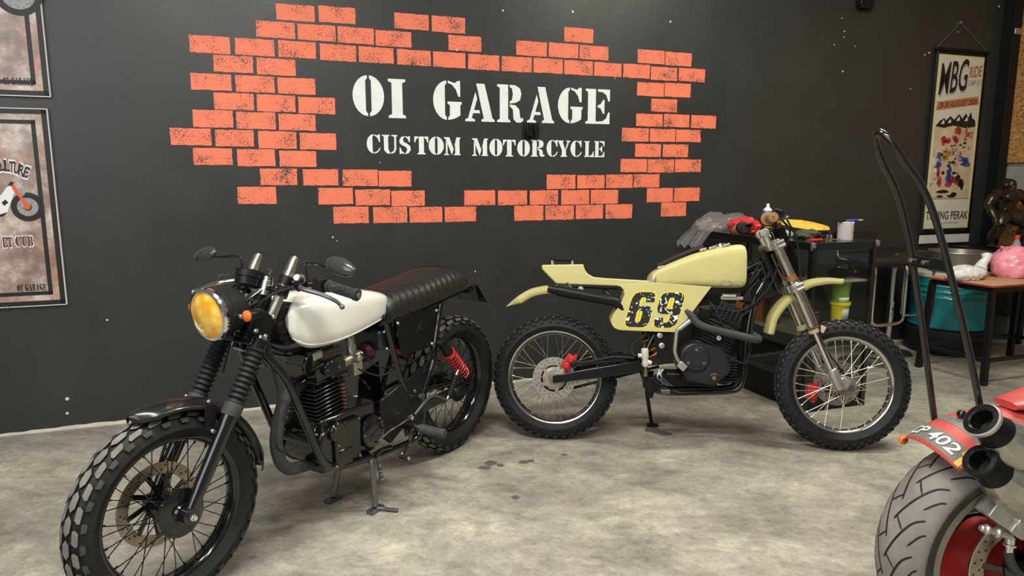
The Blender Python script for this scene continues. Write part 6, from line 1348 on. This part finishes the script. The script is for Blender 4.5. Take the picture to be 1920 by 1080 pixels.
MB().tube([(.012,0,0),(.04,0,0),(.085,0,.001),(.095,0,.001)], [.008,.010,.007,.006], 12, 3).build('handle', mat('blue_handle', (.03,.06,.45), .3), r1); MB().tube([(.095,0,.001),(.12,0,.001),(.135,0,.001)], [.006,.005,.003], 10, 3).build('handle_tip', mat('wood_tip', (.55,.40,.18), .5), r1)
r0 = cab_root('film_tray', .38, .27, TZ, 'low dark tray on the cabinet behind the tin', 'tray'); MB().box((0,0,.022),(.13,.12,.04)).build('tray', K_SATIN, r0, bevel=.008)

# ------------------------------------------------------------------ bar stools, drum, low table, figure: the corner on the right
def WR(name, px, py, off, label, cat, z=0.0, group=None, rz=0.0):
    p = WALL.px(px, py, off); return root(name, WALL.w(p.x, off, z), label, cat, group, math.radians(WYAW)+rz)
def stool(px, off, label, zs, lp, back):
    r0 = WR('bar_stool', px, 560, off, label, 'bar stool', 0, 'bar stools by the wall')
    MB().lathe([(.0,0),(.175,0),(.18,.006),(.175,.012),(.06,.030),(.035,.045),(.035,.06),(.0,.06)], (0,0,0), (0,0,1), 40).build('base', STEEL, r0)
    MB().cyl((0,0,.05),(0,0,.42),.026).cyl((0,0,.42),(0,0,zs-.02),.019).build('pole', CHROME, r0)
    MB().box((0,0,zs+.03),(.38,.36,.075)).build('seat', LEATHER, r0, bevel=.03)
    MB().tube([(lp-.15,-.16,zs),(lp-.15,-.17,zs-.06),(lp-.15,-.17,zs-.36),(lp-.13,-.17,zs-.405),(lp-.08,-.17,zs-.42),(lp+.08,-.17,zs-.42),(lp+.13,-.17,zs-.405),(lp+.15,-.17,zs-.36),(lp+.15,-.17,zs-.06),(lp+.15,-.16,zs)], .0115, 12, 5).build('foot_rest', CHROME, r0)
    if back:
        MB().box((0,.15,zs+.16),(.36,.05,.20)).build('backrest', LEATHER, r0, bevel=.024)
        MB().tube([(-.185,.05,zs+.03),(-.188,.14,zs+.05),(-.188,.155,zs+.20),(-.186,.155,zs+.24)], .009, 10, 5).build('back_tube', CHROME, r0)
    return r0
stool(1630, -.42, 'black bar stool half hidden behind the glass cabinet', .745, .0, True)
stool(1671, -.26, 'black bar stool with a chrome pole standing next to the teal drum', .755, .07, False)
dr_t = WALL.px(1775, 527, -.62); 
d0 = WR('oil_drum', 1778, 600, -.325, 'teal steel drum with a white lid standing on a black tyre', 'drum', .205)
TEAL = mat('teal_paint', (.008,.20,.22), .32, coat=.3, rvar=.1, vscale=6)
R_ = .285
MB().lathe([(.0,0),(R_,0),(R_+.006,.006),(R_+.006,.016),(R_,.02),(R_,.23),(R_+.009,.245),(R_,.26),(R_,.275),(R_+.009,.29),(R_,.305),(R_,.32),(R_+.009,.335),(R_,.35),(R_,.40),(.0,.40)], (0,0,0), (0,0,1), 64).build('drum_body', TEAL, d0, smooth_ang=50)
MB().lathe([(.0,.40),(R_+.008,.40),(R_+.012,.408),(R_+.010,.425),(R_-.01,.428),(.0,.426)], (0,0,0), (0,0,1), 64).build('lid', mat('white_lid', (.66,.66,.58), .45), d0)
t0 = WR('car_tyre', 1778, 600, -.325, 'black car tyre lying flat under the teal drum', 'tyre', 0.0)
MB().lathe([(.20,.02),(.26,.0),(.295,.01),(.305,.05),(.305,.155),(.295,.195),(.26,.205),(.20,.185),(.20,.02)], (0,0,0), (0,0,1), 64).build('carcass', K_RUB, t0)
for k in range(3): MB().lathe([(.3055,.06+.035*k),(.3055,.066+.035*k)], (0,0,0), (0,0,1), 64).build('tread_rib', K_MATT, t0, solid=.003)
st_ = WR('steel_tub', 1796, 500, -.325, 'dull steel tub standing on the teal drum', 'tub', .635)
MB().lathe([(.0,.0),(.19,.0),(.20,.01),(.215,.155),(.220,.158),(.218,.164),(.210,.160),(.195,.015),(.0,.010)], (0,0,0), (0,0,1), 56).build('tub_wall', mat('dull_tub_steel', (.34,.31,.25), .38, metal=.85, rvar=.1), st_)
# low work table
TB = Frame((3.155, 4.485), 20)
tb_ = root('work_table', TB, 'low black framed table with worn wooden top carrying plastic bags', 'table')
TZ2 = .675; TW, TD = .95, .48
MB().box((TW/2,TD/2,TZ2-.008),(TW,TD,.016)).build('table_top', mat('worn_ply', (.40,.23,.11), .5, col2=(.55,.35,.18), vscale=5), tb_, bevel=.002)
MB().box((TW/2,-.001,TZ2-.010),(TW,.003,.012)).box((-.001,TD/2,TZ2-.010),(.003,TD,.012)).build('edge_band', mat('red_edge', (.30,.04,.03), .5), tb_, one=True)
mb = MB()
for y in (.03, TD-.03): mb.box((TW/2,y,TZ2-.035),(TW-.04,.03,.035))
for x in (.03, TW-.03): mb.box((x,TD/2,TZ2-.035),(.03,TD-.04,.035))
for y in (.005, TD-.005): mb.bar((.0,y,.165),(TW,y,.165),.02,.025)
for x in (.0, TW): mb.bar((x,.0,.165),(x,TD,.165),.02,.025)
mb.build('under_frame', K_SATIN, tb_, one=True)
for x, dx in ((.025,-.03),(TW-.025,.03)):
    for y, dy in ((.025,-.03),(TD-.025,.03)): MB().bar((x,y,TZ2-.03),(x+dx,y+dy,0),.036,.036,(0,1,0)).build('leg', K_SATIN, tb_)
def TR(name, px, py, off, label, cat, group=None, z=TZ2): 
    p = TB.px(px, py, off); return root(name, TB.w(p.x, off, z), label, cat, group, math.radians(20))
wb = TR('plastic_bag', 1813, 512, .27, 'white crumpled plastic bag lying on the low table', 'bag')
crumple(.150, .095, .055, 21, .36, 9, n=56, m=36).build('bag', mat('white_film', (.74,.72,.70), .38, coat=.2), wb, smooth_ang=25)
MB().tube([(.12,.0,.06),(.155,.01,.10),(.175,.0,.135),(.19,.01,.16)], [.045,.032,.024,.035], 14, 4).build('bag_neck', MATS['white_film'], wb, smooth_ang=60)
mb = MB(); txt(mb, 'BAKERY', lambda x, y: V((.03+.075*y*.6+.02*x, -.105+.005*x, .02+.075*x)), 0, .02) if False else None
pk = TR('plastic_bag', 1897, 500, .26, 'pink crumpled plastic bag standing upright on the low table', 'bag')
crumple(.150, .130, .125, 33, .32, 6.0, n=40, m=26).build('bag', mat('pink_film', (.80,.22,.30), .42, col2=(.88,.36,.43), vscale=8, coat=.3), pk, smooth_ang=28)
MB().loft([[V((cx_+(rx_+.006*math.sin(3*q+k_))*math.cos(2*PI*q/16), .01+(rx_*.6)*math.sin(2*PI*q/16), z_+.010*math.sin(5*q+k_*2))) for q in range(16)] for k_, (cx_, rx_, z_) in enumerate(((-.02,.085,.135),(-.035,.060,.170),(-.045,.045,.185),(-.045,.055,.205),(-.045,.062,.212)))], caps=False).build('bag_mouth', MATS['pink_film'], pk, smooth_ang=28)
bo = TR('drink_bottle', 1905, 470, .43, 'plastic drink bottle with a red cap behind the pink bag', 'bottle')
MB().lathe([(.0,0),(.030,0),(.033,.01),(.033,.17),(.028,.20),(.013,.245),(.013,.255),(.0,.255)], (0,0,0), (0,0,1), 28).build('bottle_body', film('clear_bottle', (.75,.75,.72), .70, .08), bo)
MB().lathe([(.0,.004),(.031,.006),(.031,.150),(.0,.150)], (0,0,0), (0,0,1), 28).build('cola', mat('cola', (.015,.008,.005), .1), bo); MB().lathe([(.0335,.07),(.0335,.125)], (0,0,0), (0,0,1), 28).build('wrapper', mat('red_wrapper', (.45,.06,.08), .4), bo, solid=.0006)
MB().lathe([(.0,.252),(.017,.252),(.017,.276),(.0,.277)], (0,0,0), (0,0,1), 22).build('cap', mat('red_cap', (.75,.05,.03), .4), bo)
# dark stand and the metal figure
zt_ = WALL.px(1845, 470, -.44).z
st2 = root('display_stand', WALL.w(5.72, -.235, 0), 'black stand carrying the metal figure beside the corner post', 'stand', None, math.radians(WYAW))
MB().box((.0,.0,zt_-.018),(.44,.40,.036)).build('stand_top', K_SATIN, st2, bevel=.004)
for x in (-.19,.19):
    for y in (-.17,.17): MB().box((x,y,(zt_-.036)/2),(.045,.045,zt_-.036)).build('leg', K_SATIN, st2, bevel=.003)
MB().box((.06,-.10,zt_-.30),(.10,.16,.52)).build('pedestal', K_MATT, st2, bevel=.006)
fgp = WALL.px(1886, 400, -.33)
fr0 = root('metal_figure', WALL.w(fgp.x, -.33, zt_), 'dark metal muscular figure standing legs apart on the black stand', 'figurine', None, math.radians(WYAW)-.1)
BRZ = mat('dark_bronze', (.055,.042,.032), .28, metal=.75, rvar=.1, vscale=20)
H_ = WALL.px(1884, 337, -.33).z-zt_; k = H_/.50
P = lambda x, y, z: V((x*k, y*k, z*k))
mb = MB()
mb.tube([P(0,0,.24),P(0,0,.28),P(0,-.005,.33),P(0,-.01,.385),P(0,0,.42)], [.050*k,.045*k,.056*k,.074*k,.045*k], 16, 5)
mb.ell(P(-.035,-.045,.375), (.045*k,.03*k,.035*k)).ell(P(.035,-.045,.375), (.045*k,.03*k,.035*k)).ell(P(0,0,.42), (.03*k,.03*k,.04*k))
mb.ell(P(0,-.012,.462), (.036*k,.042*k,.046*k)).ell(P(0,-.03,.445), (.024*k,.03*k,.022*k)).ell(P(-.037,0,.46), (.008*k,.014*k,.018*k)).ell(P(.037,0,.46), (.008*k,.014*k,.018*k)).ell(P(0,.02,.475), (.03*k,.035*k,.035*k))
for s in (1, -1):
    mb.ell(P(.095*s,0,.395), (.042*k,.04*k,.04*k))
    mb.tube([P(.10*s,0,.39),P(.150*s,-.01,.365),P(.185*s,-.01,.315)], [.034*k,.036*k,.026*k], 12, 5).tube([P(.185*s,-.01,.315),P(.190*s,-.05,.27),P(.192*s,-.085,.225)], [.026*k,.029*k,.018*k], 12, 5).ell(P(.193*s,-.095,.205), (.018*k,.018*k,.026*k))
    for q in range(4): mb.tube([P(.180*s+.008*s*q,-.098,.20),P(.180*s+.009*s*q,-.112,.182),P(.180*s+.009*s*q,-.105,.166)], .0055*k, 6, 3)
    mb.tube([P(.175*s,-.09,.21),P(.162*s,-.10,.195),P(.162*s,-.11,.18)], .006*k, 6, 3)
    mb.tube([P(.03*s,0,.245),P(.085*s,-.04,.215),P(.125*s,-.07,.165)], [.052*k,.058*k,.036*k], 14, 5).tube([P(.125*s,-.07,.165),P(.130*s,-.035,.10),P(.128*s,-.01,.03)], [.036*k,.040*k,.020*k], 14, 5).ell(P(.130*s,-.045,.018), (.028*k,.06*k,.018*k))
bd = mb.build('body', BRZ, fr0, smooth_ang=80, one=True); md = bd.modifiers.new('fuse', 'REMESH'); md.mode = 'VOXEL'; md.voxel_size = .0045; md.use_smooth_shade = True
MB().lathe([(.040*k,0),(.044*k,.006*k),(.044*k,.02*k),(.038*k,.024*k)], P(0,0,.245), (0,0,1), 24).build('belt', K_GLOSS, fr0)
